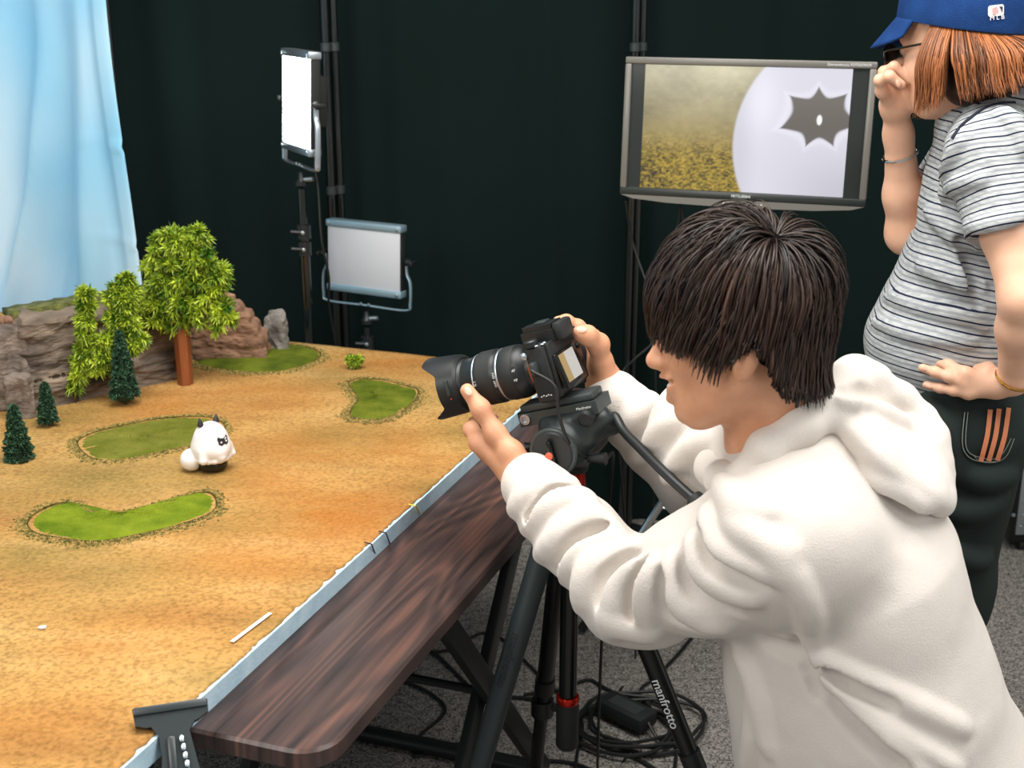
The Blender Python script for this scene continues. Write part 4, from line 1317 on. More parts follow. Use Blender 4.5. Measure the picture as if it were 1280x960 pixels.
# petal hood
n = 72; Vh = []; Fh_ = []
for k in range(n):
    w = 2 * math.pi * k / n                                    # local x = down
    c2 = math.cos(2 * w)
    ln = .034 + .016 * max(-1, min(1, 2.2 * c2))
    for (rr, zz) in ((.0405, .143), (.0455, .147), (.0475, .160), (.0505, .160 + ln), (.0490, .160 + ln), (.0460, .160), (.0395, .149)):
        Vh.append((rr * math.cos(w), rr * math.sin(w), zz))
for k in range(n):
    for j in range(7):
        a, b_ = k * 7 + j, k * 7 + (j + 1) % 7; c, d = ((k + 1) % n) * 7 + (j + 1) % 7, ((k + 1) % n) * 7 + j
        Fh_.append((a, b_, c, d))
hood = MB(LZ).add(Vh, [tuple(reversed(f)) for f in Fh_]).build('lens_hood', M_black, lens)
MB(LZ).box((-.006, .0475, .158), (.026, .004, .006), .0015).build('lock_button', M_grey, hood)
MB(frame(CL, CU, LZ @ Vector((.012, .0478, .156)))).lathe([(.0014, 0), (.0012, .0008)], 10).build('red_dot', mat('red_dot', hexc(190, 60, 40), .5), hood)
MB(LZ).lathe([(.034, .1495), (.033, .1505), (.02, .1535), (.004, .1545)], 40).build('front_glass', mat('coated_glass', hexc(12, 18, 22), .05), lens)
# hand strap on the far side
sp = spline([CM @ Vector((-.01, -.080, .03)), CM @ Vector((-.03, -.092, .0)), CM @ Vector((-.035, -.095, -.03)), CM @ Vector((-.02, -.082, -.05))], 6)
MB().tube(sp, .009, 8, flat=.2).build('hand_strap', M_blackm, cam_t)

hp0 = CM @ Vector((-.018, .052, .008))
cable('hdmi_cable', [hp0, hp0 + CL * .012, P(693, 482, 1.872), P(698, 515, 1.862), P(707, 545, 1.855), P(720, 565, 1.87), P(742, 575, 1.90), P(757, 574, 1.93), P(766, 566, 1.97), P(765, 590, 2.05), P(757, 700, 2.10), (.16, 2.14, .25), (.18, 2.3, .006), (.25, 2.45, .006)], .0028,
      'black video cable looping from the side of the camera past the tripod head')
MB(CM).box((-.018, .0565, .010), (.011, .016, .019), .003).build('cable_plug', M_grey, bpy.data.objects['hdmi_cable'])

# ------------------------------------------------------------------ tripod with fluid head
HUB = Vector(P(713, 640, 1.955)); HUB.z = 0.765
tri = thing('video_tripod', 'black video tripod with a fluid head and red collar in front of the table', 'tripod', (HUB.x, HUB.y, 0))
TX, TY = HUB.x, HUB.y
# fluid head, tilted with the camera
HM = basis(CF, CL, CU, CM @ Vector((-.022, 0.002, -.0485)))
head = MB(HM)
head.box((.002, 0, -.007), (.125, .044, .012), .003)
qp = head.build('quick_plate', M_grey, tri)
cb = MB(HM); cb.prism([(-.066, -.028), (.070, -.024), (.076, -.012), (.076, .012), (.070, .024), (-.066, .028)], -.034, -.0135)
clamp_ = cb.build('plate_clamp', M_grey, tri, None)
MB(frame(CL, CU, HM @ Vector((.058, .0255, -.022)))).lathe([(.0085, -.002), (.0085, .003), (.0050, .003), (.0045, .0)], 20).build('socket_ring', M_alu, clamp_)
MB(frame(CL, CU, HM @ Vector((-.046, .029, -.036)))).lathe([(.013, -.004), (.013, .008), (.009, .010), (.009, .012)], 18).build('lock_knob', M_black, clamp_)
text('Manfrotto', basis(-CF, CU, CL, HM @ Vector((-.044, .0285, -.021))), .006, M_white, clamp_, 'head_lettering', .0003)
DC = Vector(P(703, 556, 1.905))                                 # centre of the tilt disc facing the viewer
prh = [bx(HM @ Vector((-.004, 0, -.055)), (.044, .034, .032), .014, HM, .01),
       rc(DC - CL * .004, DC - CL * .088, .043, .043, .01),
       rc(Vector((TX, TY, .90)), Vector((TX, TY, .868)), .032, .030, .02),
       rc(HM @ Vector((-.05, 0.0, -.05)), HM @ Vector((-.062, -.02, -.066)), .024, .016, .02)]
prh = [dict(q, **{}) for q in prh]
V, F = sdf_mesh(prh, .0026)
hb = mesh_obj('head_body', V, F, M_grey if False else mat('head_shell', hexc(36, 44, 45), .38, .1), tri, True)
dm = frame(CL, CU, DC + CL * .036)
disc = MB(dm).lathe([(.033, -.006), (.0335, .004), (.031, .006), (.028, .0045), (.002, .0045)], 40).build('tilt_dial', M_black, tri)
MB(dm).box((.0, .0, .008), (.040, .009, .007), .003).build('dial_bar', M_blackg, disc)
MB(dm @ Matrix.Translation((-.002, .003, .0115))).lathe([(.0062, 0), (.0058, .003), (.003, .0042)], 18).build('dial_lamp', mat('orange_cap', hexc(222, 96, 66), .35), disc)
MB(dm).lathe([(.036, -.008), (.0385, -.003), (.0385, .002), (.036, .004)], 40).build('dial_ring', M_grey, disc)
# levers below the head
MB().tube([DC + CF * .045 - CL * .01, DC + CF * .066 + Vector((0, 0, .004))], [.006, .011], 12).build('pan_lock', M_black, tri)
MB().tube([DC - CF * .045 - Vector((0, 0, .03)), DC - CF * .075 - Vector((0, 0, .035))], [.006, .010], 12).build('friction_knob', M_black, tri)
MB(Matrix.Translation((TX, TY, .826))).lathe([(.026, .016), (.028, .020), (.028, .034), (.026, .036)], 30).build('neck_ring', M_black, tri)
MB(Matrix.Translation((TX, TY, .812))).lathe([(.020, .0), (.0235, .004), (.0245, .012), (.0225, .024), (.021, .031)], 32).build('red_collar', M_red, tri)
MB(Matrix.Translation((TX, TY, .755))).lathe([(.030, -.03), (.040, -.022), (.045, .0), (.043, .03), (.034, .042), (.028, .057)], 30).build('bowl', M_black, tri)
# pan handle
h0 = HM @ Vector((-.058, -.012, -.062))
hp_ = [h0, P(768, 520, 1.91), P(779, 538, 1.88), P(800, 560, 1.83), P(835, 595, 1.755), P(872, 628, 1.695)]
MB().tube(spline(hp_, 6), .0075, 14).build('pan_handle', M_black, tri)
MB().tube([P(868, 624, 1.701), P(878, 633, 1.688), P(908, 662, 1.665)], [.0135, .0142, .0142], 16).build('handle_grip', M_rubber, tri)
# legs
az0 = math.radians(221)
for k in range(3):
    a = az0 + k * 2 * math.pi / 3; d = Vector((math.cos(a), math.sin(a), 0))
    sp_ = (0.40, 0.43, 0.33)[k]
    top = Vector((TX, TY, .745)) + d * .048
    fo_ = Vector((TX, TY, 0.0)) + d * (.048 + sp_ * .745)
    at_ = lambda s: top.lerp(fo_, s)
    MB(frame((0, 0, 1), d, top)).box((-.008, 0, .004), (.052, .046, .05), .010, seg=3).build('leg_shoulder', M_black, tri)
    MB().tube([top, at_(.52)], [.0195, .0175], 18).build('leg', mat('leg_upper', hexc(40, 50, 51), .5), tri) if k == 0 else MB().tube([top, at_(.52)], [.0165, .0155], 18).build('leg', M_blackg, tri)
    lg = MB().tube([at_(.50), at_(.545)], .0195 if k == 0 else .0185, 18).build('leg_lock', M_black, tri)
    MB().tube([at_(.54), at_(.985)], .0125, 16).build('lower_leg', M_blackg, tri)
    MB().tube([at_(.965), at_(1.0) + Vector((0, 0, .006))], [.0125, .016], 14).build('rubber_foot', M_rubber, tri)
    if k == 0:
        dirn = (fo_ - top).normalized(); nrm_ = Vector((-.35, -.93, 0)); nrm_ = (nrm_ - dirn * nrm_.dot(dirn)).normalized()
        # embossed maker name reading up the leg
        text('manfrotto', basis(dirn, nrm_.cross(dirn), nrm_, at_(.26) + nrm_ * .0185), .022, M_black, tri, 'leg_lettering', .0006)
    if k == 1:
        dirn = (fo_ - top).normalized(); nrm_ = Vector((-.35, -.93, 0)); nrm_ = (nrm_ - dirn * nrm_.dot(dirn)).normalized()
        text('manfrotto', basis(dirn, nrm_.cross(dirn), nrm_, at_(.38) + nrm_ * .0166), .022, M_white, tri, 'leg_lettering', .0006)
# hanging centre column with its twist grip
MB().tube([(TX, TY, .72), (TX, TY, .395)], .0150, 20).build('centre_column', M_blackg, tri)
tg_ = MB().tube([(TX, TY, .425), (TX, TY, .415), (TX, TY, .365), (TX, TY, .343), (TX, TY, .338)], [.0185, .0195, .0190, .0195, .0165], 22).build('twist_grip', M_rubber, tri)
MB(Matrix.Translation((TX, TY, .424))).lathe([(.0186, 0), (.0196, .002), (.0196, .011), (.0182, .013)], 26).build('red_ring', M_red, tg_)
a = az0 + 4 * math.pi / 3; d = Vector((math.cos(a), math.sin(a), 0))
sp0 = Vector((TX, TY, 0)) + d * (.048 + .33 * .745 * .60); sp0.z = .745 * .40
cl_ = MB(Matrix.Translation(sp0)).lathe([(.021, -.016), (.021, .016)], 18).build('spreader_clamp', M_black, tri)
MB().tube([sp0, sp0 + Vector((.04, -.01, .004))], [.009, .007], 10).build('clamp_lever', M_black, cl_)

# ------------------------------------------------------------------ cables and power brick on the floor
def loops(c, n, r0, seed):
    rg = np.random.default_rng(seed); out = []
    for i in range(n * 12):
        w = i / 12 * 2 * math.pi; k = i / 12
        r = r0 * (1 + .16 * math.sin(w * .37 + seed) + .06 * rg.normal())
        out.append((c[0] + r * 1.15 * math.cos(w) + .03 * math.sin(k * 2.1), c[1] + r * .95 * math.sin(w) + .02 * math.cos(k * 1.7), .007 + .009 * abs(math.sin(w * .5 + k)) + .002 * k))
    return out


cc = PZ(790, 912, 0)
lp = loops(cc, 6, .105, 5)
cable('coiled_cable', [PZ(655, 868, .006), PZ(700, 862, .006), PZ(735, 850, .006), PZ(760, 862, .006)] + lp + [PZ(800, 870, .006), PZ(822, 845, .006), PZ(850, 815, .006), PZ(870, 790, .006)], .0042, 'loosely coiled black cable on the carpet under the tripod')
bq = PZ(782, 905, 0); bd = PZ(810, 920, 0) - PZ(760, 895, 0)
t = thing('power_brick', 'black power brick lying inside the cable coil on the carpet', 'power supply', (bq[0], bq[1], 0))
Mb = frame((0, 0, 1), (bd[0], bd[1], 0), (bq[0], bq[1], .032))
MB(Mb).box((0, 0, 0), (.13, .062, .034), .006).build('case', M_blackm, t)
MB(Mb).box((0, 0, .0172), (.08, .035, .0006)).build('rating_label', M_grey, t)
cable('power_lead', [Mb @ Vector((.062, 0, 0)), Mb @ Vector((.10, -.01, -.02)), PZ(840, 925, .006), PZ(845, 945, .006), PZ(835, 975, .006), PZ(790, 985, .006), PZ(720, 955, .006), PZ(660, 950, .006), PZ(620, 948, .006), PZ(570, 930, .006), PZ(520, 945, .006), PZ(525, 920, .006), PZ(556, 890, .006), PZ(540, 868, .006), PZ(505, 852, .006), PZ(470, 845, .006)], .0042, 'black lead winding from the power brick across the carpet to the table legs')
cable('floor_cable', [PZ(520, 815, .006), PZ(560, 812, .006), PZ(600, 792, .006), PZ(622, 795, .006), PZ(645, 815, .006), PZ(668, 838, .006), PZ(712, 880, .006), PZ(728, 905, .006), PZ(722, 940, .006), PZ(715, 990, .006)], .0038, 'black cable running behind the front tripod leg across the carpet')
cable('floor_cable', [PZ(500, 812, .006), PZ(540, 815, .006), PZ(600, 868, .006), PZ(650, 872, .006), PZ(700, 885, .006), PZ(740, 925, .006), PZ(800, 950, .006), PZ(850, 985, .006)], .0045, 'thicker black cable running from under the table into the coil')

# ------------------------------------------------------------------ spring clamp on the board
K0, K1 = Vector(PZ(166, 899, BZ + .014)), Vector(PZ(260, 885, BZ + .014))
kx = (K1 - K0).normalized(); kc = (K0 + K1) / 2; KW = (K1 - K0).length
hnd = Vector(P(228, 950, kc.y - .035)); kd = (hnd - kc); kd = (kd - kx * kd.dot(kx)).normalized(); kn = kx.cross(kd) * -1
if kn.z < 0: kn = -kn
KM = basis(kx, kn.cross(kx), kn, kc)                             # local x along the jaw, -y towards the handle
t = thing('spring_clamp', 'dark grey spring clamp gripping the near edge of the board', 'clamp', (kc.x, kc.y, BZ))
M_clamp = mat('clamp_grey', hexc(46, 54, 56), .35)
sgn = -1 if (KM.to_3x3() @ Vector((0, -1, 0))).dot(kd) > 0 else 1
def Q(pts): return [(x, y * -sgn) if sgn > 0 else (x, y) for x, y in pts]
hw = KW / 2
prof = [(-hw, .010), (hw, .010), (hw, -.004), (hw - .012, -.012), (.026, -.014), (.020, -.024), (.024, -.050), (.030, -.085), (.022, -.100), (-.012, -.100), (-.018, -.085), (-.014, -.050), (-.016, -.026), (-.024, -.014), (-hw + .014, -.014), (-hw + .002, -.010)]
pts = Q(prof)
if sgn > 0: pts = pts[::-1]
MB(KM).prism(pts, -.006, .007).build('upper_jaw', M_clamp, t, None)
ys = 1 if sgn < 0 else -1
MB(KM).box((0, ys * .006, .008), (KW * .98, .010, .006), .002).build('jaw_lip', M_clamp, t)
MB(KM).box((-.002, ys * -.055, .010), (.010, .052, .008), .003).build('handle_rib', M_clamp, t)
for q in range(5): MB(KM).box((.010 + .0012 * q, ys * (-.034 - .010 * q), .0095), (.006, .009, .008), .0025).build('spring_coil', M_alu, t)
MB(KM).box((.004, ys * -.096, .008), (.024, .010, .010), .003).build('handle_tip', M_alu, t)
lowj = [(x * .9, y) for x, y in prof]
lp_ = Q(lowj); lp_ = lp_[::-1] if sgn > 0 else lp_
MB(KM @ Matrix.Translation((0, 0, -.088))).prism(lp_, -.006, .006).build('lower_jaw', M_clamp, t, None)
MB().tube([KM @ Vector((-.006, ys * -.045, -.07)), KM @ Vector((-.006, ys * -.045, 0))], .008, 12).build('pivot', M_alu, t)
# ------------------------------------------------------------------ people: shared
M_skin = mat('skin', hexc(206, 148, 114), 0.48, col2=hexc(220, 164, 130), nscale=40, contrast=0.6, sss=0.12, bump=0.06, bscale=260, spec=0.4)
M_skinf = mat('skin_fair', hexc(226, 176, 146), 0.48, col2=hexc(234, 188, 160), nscale=40, contrast=0.6, sss=0.12, bump=0.05, bscale=260, spec=0.4)
M_nail = mat('nail', hexc(228, 176, 152), 0.25)
M_eyew = mat('eye_white', hexc(235, 235, 232), 0.2)
M_lip = mat('lip', hexc(188, 104, 88), 0.4)


def head_basis(c, a, p, roll=0.0):
    Fh = Vector((-math.cos(a), math.sin(a), 0)); L = Vector((-math.sin(a), -math.cos(a), 0))
    F = Fh * math.cos(p) - Vector((0, 0, math.sin(p))); U = Fh * math.sin(p) + Vector((0, 0, math.cos(p)))
    L2 = L * math.cos(roll) + U * math.sin(roll); U2 = U * math.cos(roll) - L * math.sin(roll)
    return basis(F, L2, U2, c)


def head_prims(M, s=1.0, smile=0.0, ears=True):
    w = lambda x, y, z: M @ Vector((x * s, y * s, z * s))
    E_ = lambda c, r, k=.02, op='+', R=None: el(w(*c), [q * s for q in r], M if R is None else M @ R, k, op)
    C_ = lambda a, b, r1, r2=None, k=.015, op='+': rc(w(*a), w(*b), r1 * s, None if r2 is None else r2 * s, k, None, op)
    p = [E_((-.012, 0, .028), (.098, .076, .088)), E_((.030, 0, -.022), (.060, .060, .094), .03),
         E_((.042, 0, -.080), (.044, .046, .036), .03), C_((.078, 0, -.106), (.070, 0, -.108), .017, .02, .02)]
    for q in (-1, 1):
        p += [C_((-.004, q * .054, -.052), (.058, q * .026, -.104), .020, .016, .03), E_((.058, q * .036, -.036 + .006 * smile), (.026, .024, .024), .025)]
    for q in (-1, 1):
        p += [C_((.088, q * .010, .022), (.072, q * .046, .022), .009, .009, .018), E_((.094, q * .032, .002), (.016, .018, .011), .014, '-'),
              E_((.079, q * .031, .000), (.0135, .0155, .0105), .004)]
    p += [C_((.088, 0, .012), (.108, 0, -.032), .0075, .0105, .014), E_((.110, 0, -.036), (.012, .012, .010), .010)]
    for q in (-1, 1): p.append(E_((.100, q * .013, -.039), (.010, .007, .008), .008))
    p += [E_((.090, 0, -.066), (.014, .024, .016), .016)]
    for q in (-1, 1):
        p += [C_((.103, 0, -.060), (.088, q * .022, -.066 + .006 * smile), .0055, .003, .006), C_((.100 - .003 * smile, 0, -.078 - .009 * smile), (.087, q * .020, -.070 + .004 * smile), .006, .003, .006),
              C_((.108, 0, -.0685), (.086, q * .027, -.068 + .008 * smile), .0022 + .007 * smile, .0015, .004, '-')]
    if ears:
        for q in (-1, 1):
            R = Matrix.Rotation(q * .35, 4, 'Z') @ Matrix.Rotation(-.15, 4, 'Y')
            p += [E_((-.016, q * .084, -.018), (.020, .0085, .033), .010, '+', R), E_((-.010, q * .092, -.012), (.011, .0065, .019), .006, '-', R),
                  E_((-.008, q * .081, -.046), (.011, .008, .012), .008, '+', R), C_((-.002, q * .080, -.014), (.0, q * .078, -.026), .005, .005, .005)]
    return p


def finger(pts, r0, r1, k=.006):
    n = len(pts) - 1
    out = []
    for i in range(n):
        a = r0 + (r1 - r0) * i / n; b = r0 + (r1 - r0) * (i + 1) / n
        out.append(rc(pts[i], pts[i + 1], a, b, k if i else .010))
    for i in range(1, n): out.append(el(pts[i], [(r0 + (r1 - r0) * i / n) * 1.06] * 3, None, .006))
    return out


def nail(parent, p, d, up, size):
    """a small curved nail on the finger tip"""
    M = frame(up, d, p)
    MB(M).lathe([(size, 0), (size * .8, size * .12), (size * .3, size * .2)], 12, Matrix.Diagonal((1.25, .85, 1, 1))).build('nail', M_nail, parent)


# ------------------------------------------------------------------ man kneeling behind the camera
HM_ = head_basis(P(922, 404, 1.605), math.radians(15), math.radians(11), math.radians(4))
hw_ = lambda x, y, z: HM_ @ Vector((x, y, z))
LAT = np.array([0.12, -0.985, -0.09]); LAT /= np.linalg.norm(LAT)
pA = P(1005, 590, 1.645); pB = P(1052, 705, 1.635); pC = P(1084, 850, 1.625); pD = P(1128, 985, 1.615); pE = P(1150, 1075, 1.60)
SL = P(990, 672, 1.52); EL = P(788, 738, 1.665); WL = P(664, 606, 1.862)
SR = np.array([.295, 1.855, .935]); ER = np.array([.315, 2.07, .775]); WR = P(768, 500, 2.0)

# bare body: head, neck, trunk, arms and hands as one surface
body = head_prims(HM_, 1.0, 1.0)
body += [rc(hw_(-.028, 0, -.05), P(985, 560, 1.63), .056, .060, .03), rc(P(985, 560, 1.63), pB, .08, .12, .04), rc(pB, pD, .12, .12, .04),
         rc(SL, EL, .045, .038, .03), rc(EL, WL, .038, .026, .02), rc(SR, ER, .045, .038, .03), rc(ER, WR, .036, .026, .02), rc(pA, SL, .06, .05, .03), rc(pA, SR, .06, .05, .03)]
# left hand under the lens
W0 = P(655, 600, 1.878)
kn = [P(600, 552, 1.925), P(606, 560, 1.948), P(613, 567, 1.968), P(622, 573, 1.982)]
body += [rc(WL, W0, .026, .025, .02)]
for i, q in enumerate(kn): body.append(rc(W0, q, .0215 - .001 * i, .0145 - .0005 * i, .018))
body += [rc(kn[0], kn[3], .013, .011, .02)]
body += [rc(W0, P(640, 566, 1.886), .022, .019, .02)] + finger([P(640, 566, 1.886), P(619, 541, 1.905), P(601, 511, 1.9155), P(584, 488, 1.926)], .0160, .0108, .014)
body += finger([kn[0], P(589, 537, 1.955), P(594, 530, 1.985), P(604, 522, 2.012)], .0128, .0092)
body += finger([kn[1], P(598, 546, 1.985), P(606, 536, 2.02), P(616, 522, 2.042)], .0122, .009)
body += finger([kn[2], P(604, 553, 2.005), P(607, 542, 2.035), P(616, 530, 2.052)], .0116, .0088)
body += finger([kn[3], P(613, 560, 2.012), P(612, 548, 2.04), P(620, 536, 2.055)], .0105, .0080)
# right hand round the grip
G0 = P(758, 486, 2.015)
mp = [P(738, 424, 2.040), P(742, 436, 2.050), P(744, 449, 2.052), P(746, 462, 2.050)]
body += [rc(WR, G0, .026, .025, .02)]
for i, q in enumerate(mp): body.append(rc(G0, q, .022, .0145, .018))
body += [rc(mp[0], mp[3], .013, .012, .02), rc(G0, P(752, 452, 2.0), .021, .018, .02)]
body += finger([P(752, 455, 2.002), P(748, 430, 1.985), P(734, 419, 1.965), P(724, 416, 1.958)], .0165, .0110, .014)
body += finger([mp[0], P(722, 409, 2.040), P(708, 402, 2.035), P(698, 402, 2.03)], .0125, .0092)
for i in (1, 2, 3):
    y0 = 422 + 13 * i
    body += finger([mp[i], P(722, y0, 2.082), P(706, y0 + 4, 2.078), P(700, y0 + 8, 2.055)], .0118, .0088)
# thighs, shins
hipL, hipR = pE + LAT * .09 + [-.01, 0, 0], pE - LAT * .09
knL, knR = np.array([hipL[0] - .22, hipL[1] - .03, .075]), np.array([hipR[0] - .20, hipR[1] + .03, .075])
anL, anR = np.array([knL[0] + .36, knL[1] + .02, .075]), np.array([knR[0] + .36, knR[1] + .0, .075])
body += [rc(pD, pE, .12, .11, .04), rc(hipL, knL, .07, .05, .03), rc(hipR, knR, .07, .05, .03), rc(knL, anL, .045, .034, .02), rc(knR, anR, .045, .034, .02)]
for an in (anL, anR): body.append(rc(an, an + [.10, 0, -.03], .032, .026, .02))
man = thing('person', 'person in a cream hooded sweatshirt kneeling and smiling behind the camera on the tripod', 'person', (pE[0], pE[1], 0))
V, F = sdf_mesh(body, .0027)
mesh_obj('body', V, F, M_skin, man, True)
# thumb nails
nail(man, P(585, 489, 1.912), Vector(P(584, 488, 1.926) - P(601, 511, 1.916)), Vector(EYE - P(585, 489, 1.91)) + Vector((-.5, 0, .9)), .0062)
nail(man, P(727, 412, 1.950), Vector(P(724, 416, 1.958) - P(734, 419, 1.965)), Vector(EYE - P(727, 413, 1.95)) + Vector((0, 0, 1.2)), .0062)
# eyes and teeth
for q in (-1, 1):
    e_ = MB(frame(HM_.to_3x3() @ Vector((1, 0, 0)), (0, 0, 1), hw_(.0815, q * .031, -.0005))).lathe([(.0001, .0118), (.004, .0112), (.0075, .0092), (.0105, .005), (.0115, .0), (.0105, -.005)], 18).build('eye', M_eyew, man)
    MB(frame(HM_.to_3x3() @ Vector((1, 0, 0)), (0, 0, 1), hw_(.0815, q * .031, -.0005))).lathe([(.0048, .0112), (.0035, .0122), (.0005, .0125)], 16).build('iris', M_blackg, e_)
MB(HM_).box((.092, 0, -.0685), (.012, .036, .007), .003).build('teeth', M_eyew, man)

# hooded sweatshirt
hd = []
hd += [rc(pA, pB, .100, .142, .05, (LAT, 1.25)), rc(pB, pC, .142, .162, .05, (LAT, 1.25)), rc(pC, pD, .162, .184, .04, (LAT, 1.12)), rc(pD, pE, .186, .178, .04, (LAT, 1.1))]
hd += [rc(pA, SL, .095, .092, .05), rc(pA, SR, .095, .085, .05)]
midL = SL * .5 + EL * .5 + np.array([0, 0, -.008])
hd += [rc(SL, midL, .096, .082, .05), rc(midL, EL, .082, .066, .03), rc(EL, EL * .5 + WL * .5, .064, .060, .03), rc(EL * .5 + WL * .5, WL, .060, .047, .02)]
hd += [rc(EL + [-.004, 0, -.010], EL + [.03, -.01, -.008], .060, .066, .03)]
hd += [rc(SR, ER, .086, .066, .04), rc(ER, ER * .5 + WR * .5, .064, .056, .03), rc(ER * .5 + WR * .5, WR, .056, .045, .02)]
# chest front fullness down to the pocket
hd += [rc(P(985, 800, 1.62), P(1010, 960, 1.615), .085, .10, .05, (LAT, 1.3))]
for w_, e_ in ((WL, EL), (WR, ER)):                               # ribbed cuffs
    d_ = (w_ - e_) / np.linalg.norm(w_ - e_)
    hd += [rc(w_ - d_ * .030, w_ - d_ * .004, .0505, .0475, .006), rc(w_ - d_ * .042, w_ - d_ * .046, .044, .044, .008, None, '-') if False else rc(w_ - d_ * .05, w_ - d_ * .045, .052, .050, .012)]
# hood lying on the back, its own piece of cloth
ho = []
dn = np.array(P(1165, 625, 1.63) - P(1040, 500, 1.63)); dn /= np.linalg.norm(dn)
out = np.cross(LAT, dn); out /= np.linalg.norm(out)
if out[2] < 0: out = -out
HB = basis(dn, LAT, out, (0, 0, 0))
hc = P(1088, 556, 1.63)
ho += [el(hc, (.098, .125, .040), HB, .02), el(P(1084, 512, 1.69), (.075, .085, .040), HB, .02), el(P(1135, 588, 1.615), (.062, .105, .036), HB, .025), rc(P(1152, 556, 1.64), P(1160, 612, 1.615), .026, .026, .025, (LAT, 1.9)), rc(P(1172, 590, 1.635), P(1166, 618, 1.62), .019, .018, .010, (LAT, 2.2))]
rim = [P(932, 596, 1.548), P(958, 562, 1.545), P(1000, 533, 1.552), P(1040, 506, 1.58), P(1052, 484, 1.625), P(1068, 472, 1.675), P(1095, 474, 1.70)]
ho += chain(rim, [.018, .022, .024, .026, .026, .024, .022], .02)
rim2 = [P(1060, 480, 1.645), P(1090, 474, 1.66), P(1125, 497, 1.66), P(1152, 525, 1.65), P(1168, 545, 1.635), P(1176, 575, 1.62)]
ho += chain(rim2, [.018, .020, .019, .018, .016, .016], .012)
far = [P(932, 596, 1.548), P(905, 600, 1.60), P(892, 585, 1.68), P(905, 560, 1.75), P(960, 530, 1.77), P(1030, 495, 1.74), P(1068, 472, 1.69)]
ho += chain(far, [.020, .022, .024, .026, .028, .028, .024], .02)
# the neck opening
neck_cut = [rc(hw_(-.028, 0, -.03), P(978, 552, 1.635), .066, .058, .010, None, '-')]
hd += neck_cut
ho += neck_cut
base_hd = list(hd); base_ho = list(ho)
def fold(px, r, sink=.55, k=.022, op='+'):
    return stroke(base_hd, px, r, sink, k, op)
# sleeve folds, near arm
for px, r in (([(640, 640), (672, 612), (716, 606)], .010), ([(652, 668), (690, 632), (728, 628), (738, 650)], .012), ([(668, 700), (708, 664), (748, 652), (776, 676)], .012),
              ([(700, 738), (716, 700), (752, 676)], .010), ([(722, 766), (738, 716), (792, 686)], .012), ([(762, 792), (772, 740), (800, 706)], .012), ([(812, 796), (808, 748), (818, 706)], .011),
              ([(842, 702), (852, 752), (902, 782)], .012), ([(868, 672), (884, 718), (942, 748)], .013), ([(884, 640), (908, 688), (972, 716)], .012), ([(912, 640), (940, 668), (986, 690)], .010),
              ([(900, 600), (922, 628), (962, 640)], .010), ([(760, 770), (785, 782), (820, 786)], .008)):
    hd += fold(px, r)
for px, r in (([(660, 655), (690, 620), (722, 616)], .006), ([(690, 720), (722, 676), (764, 660)], .007), ([(750, 756), (758, 722), (796, 694)], .007), ([(792, 772), (794, 742), (808, 704)], .007),
              ([(830, 716), (836, 766), (880, 790)], .008), ([(858, 686), (868, 736), (922, 768)], .008), ([(880, 660), (896, 704), (956, 734)], .008)):
    hd += fold(px, r, .35, .014, '-')
# shoulder seam, side seam, pocket edge, trunk folds
for px, r in (([(938, 658), (968, 690), (996, 730), (1012, 772), (1013, 812)], .006), ([(938, 868), (941, 912), (934, 958)], .006)):
    hd += fold(px, r, .62)
for px, r in (([(1013, 812), (1040, 846), (1080, 884), (1135, 925), (1195, 962)], .007), ([(1020, 818), (1075, 846), (1140, 880), (1205, 912)], .008), ([(1060, 880), (1110, 925), (1160, 975)], .009),
              ([(925, 812), (948, 868), (962, 940)], .009)):
    hd += fold(px, r, .75, .020)
for px, r in (([(1024, 826), (1060, 852), (1115, 880)], .006), ([(1035, 868), (1080, 918), (1130, 962)], .007), ([(1000, 800), (1010, 830), (1022, 870)], .006), ([(960, 805), (990, 815), (1010, 812)], .006)):
    hd += fold(px, r, .3, .016, '-')
# hood creases
for px, r in (([(1005, 562), (1052, 574), (1100, 602), (1160, 636)], .009), ([(1052, 498), (1100, 512), (1150, 540)], .007), ([(960, 592), (1000, 570), (1040, 566)], .006)):
    ho += stroke(base_ho, px, r, .4, .016)
for px, r in (([(1012, 572), (1056, 586), (1104, 614), (1160, 648)], .007), ([(1050, 487), (1088, 492), (1128, 514)], .006)):
    ho += stroke(base_ho, px, r, .3, .012, '-')
# far arm folds
for px, r in (([(772, 540), (800, 508), (820, 500)], .010), ([(792, 574), (826, 538), (852, 524)], .011), ([(828, 606), (858, 568), (886, 552)], .010)):
    hd += fold(px, r)
wr_ = lambda p: 0.0022 * fbm(p, 11, 2, 31) + 0.0006 * vnoise(p, 45, 33)
V, F = sdf_mesh(hd, .0036, wr_, .006)
M_fleece = mat('cream_fleece', hexc(216, 209, 201), 0.95, col2=hexc(222, 215, 208), nscale=5, sheen=0.15, bump=0.18, bscale=420, spec=0.15, contrast=.5)
hoodie = mesh_obj('hooded_sweatshirt', V, F, M_fleece, man, True)
V, F = sdf_mesh(ho, .0034, wr_, .006)
mesh_obj('hood', V, F, M_fleece, hoodie, True)
# drawcord
MB().tube(spline([P(902, 612, 1.535), P(897, 630, 1.53), P(899, 648, 1.53)], 5), .0028, 8).build('drawcord', M_fleece, hoodie)

